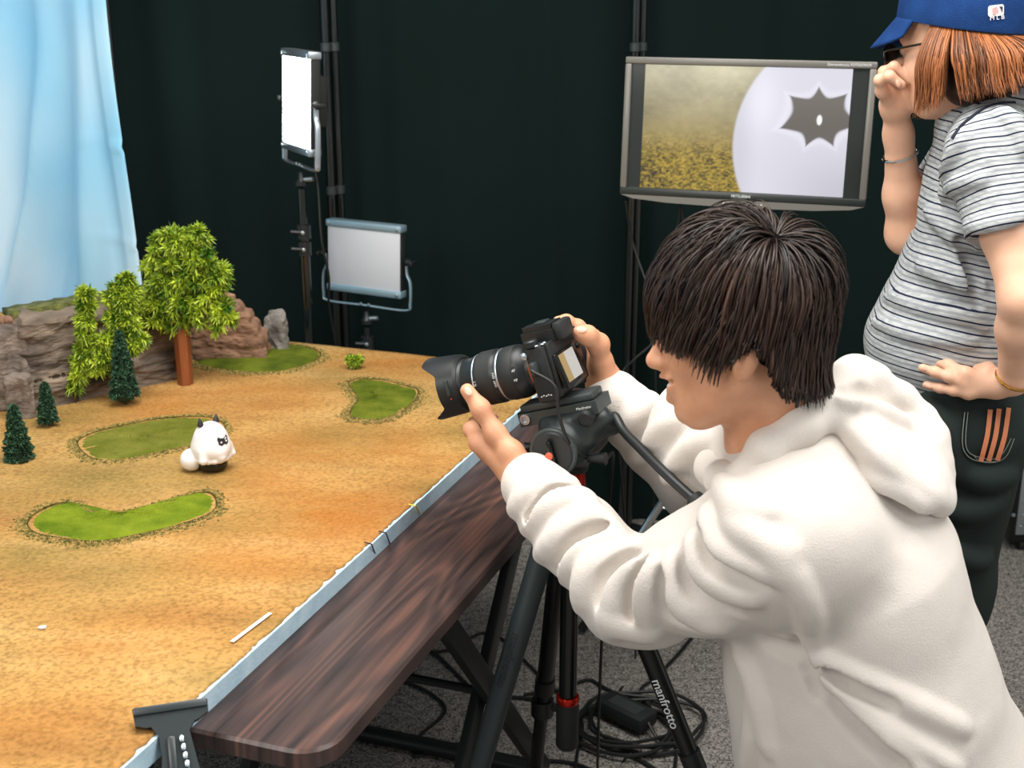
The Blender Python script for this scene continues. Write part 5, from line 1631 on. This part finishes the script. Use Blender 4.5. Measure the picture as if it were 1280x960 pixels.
# trousers, shoes
tr = [rc(pE + [-.005, 0, .02], pE + [0, 0, -.03], .165, .155, .04, (LAT, 1.12)), rc(hipL, knL, .105, .075, .04), rc(hipR, knR, .105, .075, .04), rc(knL, anL, .068, .052, .03), rc(knR, anR, .068, .052, .03)]
V, F = sdf_mesh(tr, .006, lambda p: .004 * fbm(p, 12, 2, 3), .006)
V[:, 2] = np.maximum(V[:, 2], .003)
mesh_obj('trousers', V, F, mat('charcoal_cloth', hexc(42, 44, 48), .9, bump=.2, bscale=500), man, True)
for an in (anL, anR):
    V, F = sdf_mesh([rc(an + [.02, 0, -.005], an + [.10, 0, -.03], .042, .036, .02), rc(an + [.10, 0, -.03], an + [.13, 0, .03], .032, .026, .02)], .004)
    V[:, 2] = np.maximum(V[:, 2], .002)
    mesh_obj('shoe', V, F, M_white, man, True)

# ---- his hair
SC = np.array([-.012, 0, .028]); SRAD = np.array([.100, .079, .091])


def on_scalp(p, off):
    q = p - SC; r = SRAD + off
    up = q[:, 2] >= 0
    e = q / r
    n = np.linalg.norm(e, axis=1); nh = np.linalg.norm(e[:, :2], axis=1)
    out_ = np.where(up[:, None], q / np.maximum(n, 1e-6)[:, None], np.concatenate([q[:, :2] / np.maximum(nh, 1e-6)[:, None], q[:, 2:]], 1))
    tp = 1 - np.clip(-q[:, 2] / .1, 0, 1) * .24 * np.clip(-e[:, 0] / np.maximum(nh, 1e-6), 0, 1)
    out_ = np.where(up[:, None], out_, out_ * np.stack([tp, tp, 1 + 0 * tp], 1))
    nv = np.where(up[:, None], e / r, np.concatenate([(e / r)[:, :2], 0 * q[:, 2:]], 1))
    return SC + out_, nv / np.linalg.norm(nv, axis=1, keepdims=True)


def man_hair():
    rg = np.random.default_rng(5)
    wd = np.array([-.50, .28, .82]); wd /= np.linalg.norm(wd)
    wp = SC + wd * SRAD
    n = 6500; m = 11
    v = rg.normal(size=(n * 3, 3)); v /= np.linalg.norm(v, axis=1, keepdims=True)
    az = np.arctan2(v[:, 1], v[:, 0])
    lowlim = np.where(np.abs(az) < .75, .42, np.where(np.abs(az) < 1.6, .12, np.where(np.abs(az) < 2.0, -.1, -.85)))
    v = v[v[:, 2] > lowlim][:n]; n = len(v)
    p = SC + v * SRAD
    az = np.arctan2(v[:, 1], v[:, 0])
    layer = rg.uniform(0, 1, n)
    pts = np.zeros((n, m, 3)); nor = np.zeros((n, m, 3))
    length = rg.uniform(.085, .125, n) * (1 - .15 * (np.abs(az) > 2))
    cur = p.copy()
    jit = rg.normal(size=(n, 3)) * .09 + .30 * np.stack([vnoise(p.astype(np.float32), 55, 3), vnoise(p.astype(np.float32), 55, 7), vnoise(p.astype(np.float32), 55, 9)], 1)
    d_prev = None
    for i in range(m):
        s = i / (m - 1)
        lift = (.006 + .020 * layer) * math.sin(min(1, .12 + s * 1.1) * math.pi * .5) + .010 * np.exp(-(np.linalg.norm(p - wp, axis=1) / .05) ** 2) * math.sin(s * math.pi)
        q, nv = on_scalp(cur, lift[:, None] * np.array([1.05, 1.0, 1.12]))
        pts[:, i] = q; nor[:, i] = nv
        d = (cur - wp); d /= np.linalg.norm(d, axis=1, keepdims=True) + 1e-6
        g = np.array([.25, 0, -1.0])
        d = d * (1 - s * .55) + g * (.25 + .9 * s) + jit * (1 - .3 * s)
        # fringe sweeps forward and down, nape goes straight down
        d = d - nv * np.sum(d * nv, 1, keepdims=True)
        d /= np.linalg.norm(d, axis=1, keepdims=True) + 1e-6
        if d_prev is not None: d = d * .6 + d_prev * .4; d /= np.linalg.norm(d, axis=1, keepdims=True)
        d_prev = d
        # stop at the cut line
        a = np.arctan2(cur[:, 1] - SC[1], cur[:, 0] - SC[0]); aa = np.abs(a)
        cut = np.interp(aa, [0, .5, .85, 1.15, 1.45, 1.75, 2.05, 2.5, 3.15], [.006, .000, -.020, -.060, -.024, -.006, -.075, -.098, -.092])
        ok = np.clip((cur[:, 2] - cut + .008 * rg.normal(size=n)) / .012, 0.02, 1)
        cur = cur + d * (length / (m - 1) * ok)[:, None]
    width = rg.uniform(.0009, .0026, n)
    R = np.array(HM_.to_3x3()); T = np.array(HM_.translation)
    V, F, tn = locks(pts @ R.T + T, width, nor @ R.T, .45, None, np.clip(.42 + .28 * vnoise(p.astype(np.float32), 70, 5) + rg.normal(0, .14, n), 0, 1))
    cap = [el(HM_ @ Vector(SC), SRAD + .005, HM_, .01),
           el(hw_(-.045, 0, -.020), (.058, .068, .070), HM_, .02), rc(hw_(-.060, 0, -.045), hw_(-.055, 0, -.070), .040, .030, .03)]
    for q in (-1, 1): cap.append(rc(hw_(.022, q * .066, .03), hw_(.026, q * .066, -.030), .018, .010, .02))
    cap.append(bx(hw_(.105, 0, -.075), (.075, .2, .085), .01, HM_, .01, '-'))
    for q in (-1, 1): cap.append(el(hw_(-.012, q * .095, -.032), (.026, .030, .036), HM_, .01, '-'))
    Vc, Fc = sdf_mesh(cap, .004, lambda x: .003 * fbm(x, 60, 2, 1), .004)
    return V, F, tn, Vc, Fc


V, F, tn, Vc, Fc = man_hair()
M_hair = mat('dark_brown_hair', hexc(10, 8, 8), .40, col2=hexc(72, 50, 40), tone='tone', contrast=.9, spec=.42)
hair_ = mesh_obj('hair', V, F, M_hair, man, True, {'tone': tn})
mesh_obj('hair_base', Vc, Fc, mat('hair_shade', hexc(10, 9, 9), .95, spec=.05), hair_, True)
# ------------------------------------------------------------------ woman standing at the right
WH = head_basis(P(1194, 52, 2.27), math.radians(45), math.radians(13))
ww = lambda x, y, z: WH @ Vector((x, y, z))
wl = np.array([-.06, -.998, 0.0])
nk = P(1232, 150, 2.285); ch = P(1243, 235, 2.285); wa = P(1205, 360, 2.285); hp2 = P(1192, 455, 2.285); hp3 = P(1188, 515, 2.285)
sL = P(1240, 192, 2.145); eL = P(1280, 374, 2.02); wL = P(1262, 476, 2.105)
sR = P(1222, 190, 2.43); eR = P(1134, 292, 2.40); wR = P(1123, 168, 2.35)
wb = head_prims(WH, .91)
wb += [rc(ww(-.03, 0, -.06), nk, .046, .052, .03), rc(nk, ch, .06, .09, .04), rc(ch, wa, .09, .085, .04), rc(wa, hp3, .085, .10, .04),
       rc(nk, sL, .05, .042, .03), rc(nk, sR, .05, .042, .03)]
wb += [rc(sR, eR, .042, .037, .03), rc(eR, eR * .6 + wR * .4, .036, .034, .02), rc(eR * .6 + wR * .4, wR, .034, .023, .02)]
# legs
kL, kR = P(1178, 690, 2.22), P(1150, 690, 2.34)
kL = np.array([kL[0], kL[1], .50]); kR = np.array([kR[0], kR[1], .50])
aL = np.array([kL[0] - .01, kL[1] + .02, .09]); aR = np.array([kR[0] - .03, kR[1] + .0, .09])
hL, hR = hp3 + wl * .085, hp3 - wl * .085
te = [rc(nk + [.006, 0, -.012], ch, .068, .112, .05, (wl, 1.32)), rc(ch, wa, .112, .106, .05, (wl, 1.3)), rc(wa, P(1190, 425, 2.285), .106, .126, .05, (wl, 1.2)), rc(P(1190, 425, 2.285), P(1189, 440, 2.285), .128, .130, .03, (wl, 1.2)),
      rc(P(1160, 400, 2.28), P(1140, 428, 2.28), .075, .074, .05, (wl, 1.4)), rc(nk, sL, .06, .062, .05), rc(nk, sR, .06, .06, .05)]
hemL = sL * .46 + eL * .54
te += [rc(sL, hemL, .066, .068, .04), rc(sR, sR * .5 + eR * .5, .062, .06, .04)]
dL = (eL - sL) / np.linalg.norm(eL - sL)
te += [bx(hemL + dL * .055, (.12, .12, .055), .002, frame(dL), .003, '-')]
dR = (eR - sR) / np.linalg.norm(eR - sR)
te += [bx(sR * .5 + eR * .5 + dR * .05, (.1, .1, .05), .002, frame(dR), .003, '-')]
te += [rc(ww(-.03, 0, -.05), nk + [.0, 0, .012], .06, .060, .006, None, '-'), bx(P(1189, 520, 2.285) + [0, 0, 0], (.4, .4, .055), .002, None, .004, '-')]
base_te = list(te)
for px, r in (([(1205, 170), (1186, 200), (1180, 240)], .009), ([(1250, 140), (1270, 160), (1280, 190)], .008), ([(1160, 260), (1190, 290), (1205, 300)], .010), ([(1110, 370), (1160, 385), (1215, 400)], .009),
              ([(1095, 402), (1150, 420), (1215, 428)], .008), ([(1150, 330), (1190, 350), (1225, 358)], .010), ([(1186, 284), (1230, 282), (1275, 272)], .007), ([(1205, 305), (1200, 360), (1230, 410)], .010), ([(1175, 250), (1195, 232), (1230, 225)], .008)):
    te += stroke(base_te, px, r, .5, .018)
for px, r in (([(1190, 178), (1178, 215), (1175, 250)], .006), ([(1130, 350), (1180, 368), (1220, 378)], .006), ([(1200, 296), (1212, 330), (1222, 380)], .007)):
    te += stroke(base_te, px, r, .3, .016, '-')
tw_ = [rc(P(1189, 452, 2.285), hp3, .118, .132, .04, (wl, 1.25)), rc(hL + [.005, 0, 0], kL, .108, .088, .04), rc(hR + [.005, 0, 0], kR, .105, .088, .04), rc(kL, aL + [0, 0, .03], .088, .085, .04), rc(kR, aR + [0, 0, .03], .088, .085, .04),
       bx(P(1189, 440, 2.285) + [0, 0, .075], (.4, .4, .06), .002, None, .004, '-')]
# near hand on the hip: back of the hand to us, fingers laid on tee and trousers
cloth_ = te + tw_
def lay(x, y, r):
    q = hit(cloth_, x, y)
    q = P(x, y, 2.12) if q is None else q
    return q + (EYE - q) / np.linalg.norm(EYE - q) * (r + .005)
kk = [lay(1214, 455, .014), lay(1207, 467, .015), lay(1206, 479, .015), lay(1211, 491, .014)]
hb_ = lay(1246, 481, .020)
wL = hb_ + (np.array(P(1264, 476, hb_[1] - .012)) - hb_) * 1.15
mL = sL * .45 + eL * .55
wb += [rc(sL, mL, .046, .042, .03), rc(mL, eL, .042, .036, .02), rc(eL, eL * .65 + wL * .35, .036, .035, .02), rc(eL * .65 + wL * .35, wL, .035, .0235, .02)]
wb += [rc(wL, hb_, .0225, .0215, .015)]
for i, q in enumerate(kk): wb.append(rc(hb_, q, .0175, .0112, .012))
wb += finger([kk[0], lay(1197, 444, .012), lay(1184, 436, .010), lay(1172, 430, .008)], .0100, .0074, .003)
wb += finger([kk[1], lay(1186, 457, .014), lay(1168, 452, .012), lay(1151, 447, .008)], .0104, .0076, .003)
wb += finger([kk[2], lay(1187, 471, .014), lay(1169, 465, .012), lay(1153, 460, .008)], .0100, .0074, .003)
wb += finger([kk[3], lay(1192, 488, .012), lay(1175, 485, .010), lay(1158, 481, .008)], .0092, .0068, .003)
wb += finger([lay(1236, 464, .014), lay(1232, 446, .006), lay(1230, 432, .002)], .0115, .009, .010)
# far hand curled at the mouth
pm = P(1119, 132, 2.325)
wb += [rc(wR, pm, .023, .023, .02, ((0, 1, 0), .8)), rc(pm, P(1110, 116, 2.305), .0215, .015, .015), rc(pm, P(1122, 112, 2.325), .0215, .016, .015)]
f0 = [P(1103, 114, 2.292), P(1107, 108, 2.310), P(1112, 104, 2.328), P(1118, 103, 2.345)]
for q in f0: wb.append(rc(pm, q, .016, .0108, .006))
wb += finger([f0[0], P(1100, 100, 2.276), P(1112, 95, 2.258), P(1127, 106, 2.256)], .0100, .0076, .002)
wb += finger([f0[1], P(1105, 90, 2.296), P(1118, 83, 2.280), P(1136, 100, 2.274)], .0098, .0074, .002)
wb += finger([f0[2], P(1115, 83, 2.320), P(1126, 79, 2.314), P(1140, 96, 2.316)], .0098, .0074, .003)
wb += finger([f0[3], P(1122, 84, 2.342), P(1132, 82, 2.338), P(1143, 95, 2.336)], .0092, .007, .003)
wb += finger([P(1132, 128, 2.318), P(1141, 114, 2.300), P(1143, 103, 2.296)], .0120, .0085, .008)
for h_, k_, a_ in ((hL, kL, aL), (hR, kR, aR)):
    wb += [rc(h_, k_, .075, .05, .04), rc(k_, a_, .05, .034, .03), rc(a_, a_ + [-.12, 0, -.055], .034, .026, .03)]
wo = thing('person', 'standing person in a striped tee and blue cap with one hand at the mouth', 'person', (hp3[0], hp3[1], 0))
V, F = sdf_mesh(wb, .0027)
mesh_obj('body', V, F, M_skinf, wo, True)
for a, b_ in (((1171, 429), (1181, 434)), ((1151, 447), (1166, 451)), ((1152, 459), (1167, 464)), ((1158, 481), (1173, 484))):
    q = hit(wb, a[0] + 4, a[1] + 1)
    if q is not None: nail(wo, q + (EYE - q) * .0004, Vector(P(*a, 2.124) - P(*b_, 2.110)), Vector(EYE - q) + Vector((0, 0, .5)), .0048)
q = hit(wb, 1123, 104)
if q is not None: nail(wo, q + (EYE - q) * .0004, Vector((.4, 0, -.8)), Vector(EYE - q), .0050)

# striped tee
V, F = sdf_mesh(te, .0034, lambda p: .0020 * fbm(p, 13, 2, 41), .005)
ax = (ch - hp2); ax = ax / np.linalg.norm(ax)
tor = (V - hp2) @ ax + .02 * fbm(V.astype(np.float32), 5, 2, 3) * .6
slv = -((V - sL) @ (dL * .92 + np.array([0, 0, -.2])))
tarm = (sdf([rc(sL + dL * .02, hemL, .066, .068)], V) < sdf(te[:5], V) - .004) & (V[:, 1] < ch[1])
st_ = np.where(tarm, slv + .004 * vnoise(V.astype(np.float32), 16, 2), tor)


def stripe_mat():
    m = bpy.data.materials.new('striped_jersey'); m.use_nodes = True
    nt = m.node_tree; N = nt.nodes; L = nt.links; b = N['Principled BSDF']
    at = N.new('ShaderNodeAttribute'); at.attribute_name = 'stripe'
    def mth(op, a, v):
        q = N.new('ShaderNodeMath'); q.operation = op
        L.new(a, q.inputs[0])
        if isinstance(v, float): q.inputs[1].default_value = v
        else: L.new(v, q.inputs[1])
        return q.outputs[0]
    fr1 = mth('FRACT', mth('MULTIPLY', at.outputs['Fac'], 1 / .0172), 0.0)
    navy = mth('LESS_THAN', mth('ABSOLUTE', mth('SUBTRACT', fr1, .5), 0.0), .075)
    gfr = mth('FRACT', mth('ADD', mth('MULTIPLY', at.outputs['Fac'], 1 / .0172), .5), 0.0)
    grey = mth('LESS_THAN', mth('ABSOLUTE', mth('SUBTRACT', gfr, .5), 0.0), .11)
    tc = N.new('ShaderNodeTexCoord'); n = N.new('ShaderNodeTexNoise'); n.inputs['Scale'].default_value = 60; n.inputs['Detail'].default_value = 5
    mp = N.new('ShaderNodeMapping'); mp.inputs['Scale'].default_value = (1, 1, 4); L.new(tc.outputs['Object'], mp.inputs[0]); L.new(mp.outputs[0], n.inputs['Vector'])
    r = N.new('ShaderNodeValToRGB'); e = r.color_ramp.elements
    e[0].position = .3; e[0].color = (*hexc(150, 155, 158), 1); e[1].position = .7; e[1].color = (*hexc(192, 195, 195), 1)
    L.new(n.outputs['Fac'], r.inputs[0])
    def mix(f, a, col):
        x = N.new('ShaderNodeMix'); x.data_type = 'RGBA'; L.new(f, x.inputs['Factor']); L.new(a, x.inputs['A']); x.inputs['B'].default_value = (*col, 1); return x.outputs['Result']
    g = mth('MULTIPLY', grey, .6)
    c = mix(navy, mix(g, r.outputs[0], hexc(128, 134, 140)), hexc(34, 40, 62))
    L.new(c, b.inputs['Base Color']); b.inputs['Roughness'].default_value = .95; b.inputs['Specular IOR Level'].default_value = .15
    return m


tee = mesh_obj('striped_tee', V, F, stripe_mat(), wo, True, {'stripe': st_})
# navy neck rib
nr = [P(1193, 168, 2.22), P(1200, 158, 2.20), P(1218, 142, 2.20), P(1242, 130, 2.21), P(1268, 127, 2.25), P(1285, 130, 2.31)]
pts = []
for x, y in spline([(1190, 172), (1201, 157), (1216, 144), (1232, 134), (1250, 128), (1268, 127)], 5):
    q = hit(te, x, y + 1.5)
    if q is not None and q[1] < 2.4: pts.append(q)
if len(pts) > 3: MB().tube(pts, .0032, 8).build('neck_rib', mat('navy_rib', hexc(26, 30, 46), .9), tee)

# dark trousers with three orange stripes at the pocket
base_tw = list(tw_)
for px, r in (([(1200, 590), (1235, 600), (1262, 596)], .012), ([(1195, 640), (1225, 636), (1250, 622)], .014), ([(1195, 690), (1215, 700), (1232, 698)], .012), ([(1160, 500), (1190, 545), (1200, 590)], .010)):
    tw_ += stroke(base_tw, px, r, .55, .025)
V, F = sdf_mesh(tw_, .0045, lambda p: .004 * fbm(p, 10, 2, 51), .006)
V[:, 2] = np.maximum(V[:, 2], .02)
trs = mesh_obj('trousers', V, F, mat('dark_green_twill', hexc(24, 34, 32), .8, col2=hexc(30, 40, 38), nscale=6, bump=.1, bscale=700, spec=.25), wo, True)


def ribbon(prims, px, half, m, name, parent, lift=.0012):
    """strip of cloth stitched on a surface, along a pixel line"""
    L_, R_ = [], []
    sp = spline(px, 8)
    for i, (x, y) in enumerate(sp):
        t_ = sp[min(i + 1, len(sp) - 1)] - sp[max(i - 1, 0)]; n_ = np.array([-t_[1], t_[0]]) / np.linalg.norm(t_)
        a, b_ = hit(prims, x + n_[0] * half, y + n_[1] * half), hit(prims, x - n_[0] * half, y - n_[1] * half)
        if a is None or b_ is None: continue
        L_.append(a); R_.append(b_)
    k = len(L_)
    if k < 2: return
    up = [(EYE - q) / np.linalg.norm(EYE - q) * lift for q in L_]
    V = [q + u * 2 for q, u in zip(L_, up)] + [q + u * 2 for q, u in zip(R_, up)] + [q - u for q, u in zip(L_, up)] + [q - u for q, u in zip(R_, up)]
    F = []
    for i in range(k - 1):
        F += [(i, i + 1, k + i + 1, k + i), (2 * k + i, i + 2 * k - 2 * k, i + 1, 2 * k + i + 1), (k + i, k + i + 1, 3 * k + i + 1, 3 * k + i)]
    return mesh_obj(name, V, F, m, parent, False)


M_or = mat('orange_tape', hexc(200, 122, 84), .8); M_st = mat('grey_stitch', hexc(120, 126, 118), .8)
fin_tw = list(tw_)
for dx in (0, 11, 23):
    ribbon(fin_tw, [(1238 + dx, 512 - dx * .1), (1234 + dx * .95, 545), (1226 + dx * .90, 577 - dx * .05)], 3.0, M_or, 'orange_stripe', trs, .0016)
for off in (0, 4):
    ribbon(fin_tw, [(1206 + off, 515), (1203 + off, 548), (1206 + off, 565 - off * .3), (1218 + off, 575 - off), (1242, 578 - off), (1258 - off, 570 - off), (1268 - off, 548)], .5, M_st, 'pocket_stitch', trs)
    ribbon(fin_tw, [(1119 + off, 462), (1121 + off, 480)], .5, M_st, 'fly_stitch', trs)
ribbon(fin_tw, [(1216, 568), (1225, 576), (1245, 577)], .4, M_st, 'pocket_stitch', trs)
for a_ in (aL, aR):
    V, F = sdf_mesh([rc(a_ + [.02, 0, -.03], a_ + [-.13, 0, -.052], .046, .036, .03), bx(a_ + [-.05, 0, -.078], (.12, .045, .012), .008, None, .01)], .004)
    V[:, 2] = np.maximum(V[:, 2], .002)
    mesh_obj('shoe', V, F, M_blackm, wo, True)

# cap
cb = head_basis(P(1195, 47, 2.27), math.radians(42), math.radians(-4))
M_cap = mat('blue_cap', hexc(18, 52, 104), .85, col2=hexc(24, 62, 118), nscale=30, bump=.25, bscale=600, spec=.2)
n = 64; rings = []
for (s_, z_) in ((1.0, .022), (1.012, .026), (1.01, .05), (.985, .075), (.92, .098), (.80, .117), (.62, .131), (.40, .140), (.18, .1445), (.02, .146)):
    rings.append([(s_ * (.112 * math.cos(2 * math.pi * k / n) - .010), s_ * .091 * math.sin(2 * math.pi * k / n), z_ + .004 * math.cos(2 * math.pi * k / n) * (z_ < .03)) for k in range(n)])
Vc = sum(rings, []); inner = [(x * .97, y * .97, z) for x, y, z in rings[0]] + [(x * .95, y * .95, z) for x, y, z in rings[2]]
Fc = [(i * n + k, i * n + (k + 1) % n, (i + 1) * n + (k + 1) % n, (i + 1) * n + k) for i in range(len(rings) - 1) for k in range(n)]
m0 = len(Vc); Vc += inner
Fc += [(k, m0 + k, m0 + (k + 1) % n, (k + 1) % n) for k in range(n)] + [(m0 + k, m0 + n + k, m0 + n + (k + 1) % n, m0 + (k + 1) % n) for k in range(n)]
Fc.append(tuple(range((len(rings) - 1) * n, len(rings) * n)))
cap = MB(cb).add(Vc, Fc).build('cap', M_cap, wo, 60)
# brim
br = []; nb_ = 25; mb_ = 9
for i in range(nb_):
    w = -1.08 + 2.16 * i / (nb_ - 1)
    r0 = Vector((.110 * math.cos(w) - .010, .090 * math.sin(w), .026))
    ln = .070 * max(0.0, math.cos(w * 1.35)) ** .55
    for j in range(mb_):
        t_ = j / (mb_ - 1)
        br.append((r0.x + ln * t_ * .62, r0.y * (1 + .06 * t_), r0.z - ln * t_ * .84 - 1.6 * r0.y ** 2 * t_))
Fb = [(i * mb_ + j, (i + 1) * mb_ + j, (i + 1) * mb_ + j + 1, i * mb_ + j + 1) for i in range(nb_ - 1) for j in range(mb_ - 1)]
bo = MB(cb).add(br, Fb).build('brim', M_cap, cap, 60)
sd = bo.modifiers.new('thickness', 'SOLIDIFY'); sd.thickness = .004; sd.offset = 0
MB(cb @ Matrix.Translation((-.010, 0, .145))).lathe([(.007, 0), (.006, .003), (.002, .005)], 14).build('top_button', M_cap, cap)


def cap_pt(x, y):
    """point of the cap side seen at a pixel"""
    r = Vector(ray(x, y)); inv = cb.inverted(); o_ = inv @ Vector(EYE); d_ = inv.to_3x3() @ r
    A_ = (d_.x / .1134) ** 2 + (d_.y / .0922) ** 2; B_ = 2 * ((o_.x + .010) * d_.x / .1134 ** 2 + o_.y * d_.y / .0922 ** 2); C_ = ((o_.x + .010) / .1134) ** 2 + (o_.y / .0922) ** 2 - 1
    D_ = B_ * B_ - 4 * A_ * C_
    if D_ < 0: return None
    t_ = (-B_ - math.sqrt(D_)) / (2 * A_)
    return cb @ (o_ + d_ * t_)


def cap_patch(poly, m, name, lift):
    pts = [cap_pt(x, y) for x, y in poly]
    if any(q is None for q in pts): return None
    e = Vector(EYE)
    pts = [q + (e - q).normalized() * lift for q in pts]
    k = len(pts); back = [q - (e - q).normalized() * .003 for q in pts]
    return mesh_obj(name, [tuple(q) for q in pts + back], [tuple(range(k))] + [(i, k + i, k + (i + 1) % k, (i + 1) % k) for i in range(k)], m, cap, False)


def rrect(cx, cy, w, h, r, sk=0.0):
    out = []
    for sx, sy, a0 in ((1, -1, -90), (1, 1, 0), (-1, 1, 90), (-1, -1, 180)):
        for k in range(5):
            a = math.radians(a0 + 90 * k / 4)
            x = sx * (w / 2 - r) + r * math.cos(a); y = sy * (h / 2 - r) + r * math.sin(a)
            out.append((cx + x, cy + y + sk * x))
    return out


M_emb = mat('white_embroidery', hexc(226, 222, 224), .7); M_pk = mat('pink_embroidery', hexc(204, 160, 158), .7); M_nv = mat('navy_embroidery', hexc(24, 32, 64), .7)
cap_patch(rrect(1245, 13, 20, 14, 3, -.12), M_emb, 'cap_emblem', .0016)
cap_patch([(1241, 10), (1246, 8), (1248, 14), (1244, 19), (1241, 18)], M_pk, 'emblem_figure', .0024)
cap_patch([(1249.5, 8.2), (1253.2, 8), (1253.2, 15.5), (1251.5, 12)], M_nv, 'emblem_corner', .0024)
q0, q1 = cap_pt(1239, 23), cap_pt(1253, 21.5)
if q0 is not None and q1 is not None:
    xx = (q1 - q0).normalized(); nn_ = (Vector(EYE) - q0).normalized(); nn_ = (nn_ - xx * nn_.dot(xx)).normalized()
    text('M L B', basis(xx, nn_.cross(xx), nn_, (q0 + q1) / 2 + nn_ * .0018), .0095, M_emb, cap, 'cap_lettering', .0006)

# bob of orange-brown hair
def bob():
    rg = np.random.default_rng(8); polys = []; nors = []; tones = []; wid = []
    n = 2600; m = 9
    az = rg.uniform(math.radians(84), math.radians(270), n)
    lay = rg.uniform(0, 1, n) ** .7
    drop = np.array([0, 0, -1.0])
    R = np.array(WH.to_3x3()); T = np.array(WH.translation)
    gl = R.T @ drop
    clump = vnoise(np.stack([az * 3.2, lay * 1.5, 0 * az], 1).astype(np.float32), 1.6, 3)
    aa = np.abs(np.angle(np.exp(1j * (az - math.pi))))            # 0 at the back, ~1.9 beside the face
    ln = .100 + .045 * np.clip((aa - .2) / 1.5, 0, 1) + .010 * clump + rg.normal(0, .006, n) - .02 * (1 - lay) + .026 * np.minimum(np.cos(az), 0)
    pts = np.zeros((n, m, 3)); nor = np.zeros((n, m, 3))
    root = np.stack([.086 * np.cos(az) - .014, .072 * np.sin(az), np.where(np.cos(az) < 0, .030 + .040 * np.cos(az), .030)], 1)
    hz = np.stack([np.cos(az), np.sin(az), 0 * az], 1)
    for i in range(m):
        s = i / (m - 1)
        bulge = (.012 + .030 * lay) * math.sin(min(1, s * 1.25 + .1) * math.pi * .72) + (.012 + .016 * (aa < 1.0)) * lay * s
        back = np.array([-.028, 0, 0]) * s * (aa < 1.3)[:, None]
        pts[:, i] = root + hz * bulge[:, None] + gl * (ln * s)[:, None] + back + .006 * s * np.stack([clump, -clump, 0 * clump], 1) + rg.normal(0, .0012, (n, 3)) * s
        nor[:, i] = hz
    V, F, tn = locks(pts @ R.T + T, rg.uniform(.0011, .0027, n), nor @ R.T, .4, None, np.clip(.58 + .5 * clump * .6 + rg.normal(0, .18, n) - .5 * (lay < .25), 0, 1))
    cp = [el(ww(-.016, 0, .02), (.094, .076, .075), WH, .02), rc(ww(-.03, .03, -.02), ww(-.03, .034, -.07), .048, .040, .03), rc(ww(-.03, -.03, -.02), ww(-.03, -.034, -.07), .048, .040, .03), rc(ww(-.06, 0, 0), ww(-.07, 0, -.06), .06, .045, .03),
          bx(ww(.075, 0, -.05), (.068, .2, .14), .01, WH, .01, '-')]
    Vc, Fc = sdf_mesh(cp, .004)
    return np.concatenate([V, Vc]), np.concatenate([F, Fc + len(V)]), np.r_[tn, np.full(len(Vc), .0)]


V, F, tn = bob()
mesh_obj('hair', V, F, mat('orange_brown_hair', hexc(46, 26, 16), .42, col2=hexc(186, 114, 66), tone='tone', contrast=.95, spec=.45), wo, True, {'tone': tn})
# glasses
gl_ = MB(WH)
ring_ = [(.100, -.034 + .024 * math.cos(a), -.006 + .020 * math.sin(a)) for a in np.linspace(0, 2 * math.pi, 25)]
ring2 = [(.100, .034 + .024 * math.cos(a), -.006 + .020 * math.sin(a)) for a in np.linspace(0, 2 * math.pi, 25)]
gl_.tube(ring_, .0024, 8, False); gl_.tube(ring2, .0024, 8, False)
gl_.tube([(.100, -.010, .0), (.102, 0, .003), (.100, .010, .0)], .0022, 8)
for q in (-1, 1): gl_.tube([(.099, q * .058, .004), (.085, q * .072, .004), (-.012, q * .082, .002)], .0020, 8)
gg = gl_.build('glasses', M_blackg, wo)
for q in (-1, 1):
    MB(WH @ Matrix.Translation((.100, q * .034, -.006)) @ Matrix.Rotation(math.pi / 2, 4, 'Y')).lathe([(.0232, -.0006), (.0232, .0006)], 24, Matrix.Diagonal((.86, 1, 1, 1))).build('lens', mat('dark_lens', hexc(14, 20, 24), .05), gg)


def bangle(c, ax, r, t_, m, label, cat):
    o = MB(frame(ax, (1, 0, 0), c)).lathe([(r - t_, -t_), (r, -t_ * .8), (r + t_ * .3, 0), (r, t_ * .8), (r - t_, t_)], 40, None, True).build('bangle', m)
    return tag(o, label, cat)


bangle(wR * .80 + eR * .20, Vector(eR - wR) + Vector((.015, -.02, 0)), .0315, .0022, M_chrome, 'thin silver bangle on the wrist of the raised hand', 'bracelet')
bangle(wL * .97 + eL * .03, Vector(wL - eL) + Vector((-.06, .03, -.03)), .0315, .0024, mat('gold', hexc(226, 178, 92), .18, 1.0), 'thin gold bangle on the wrist of the hand on the hip', 'bracelet')
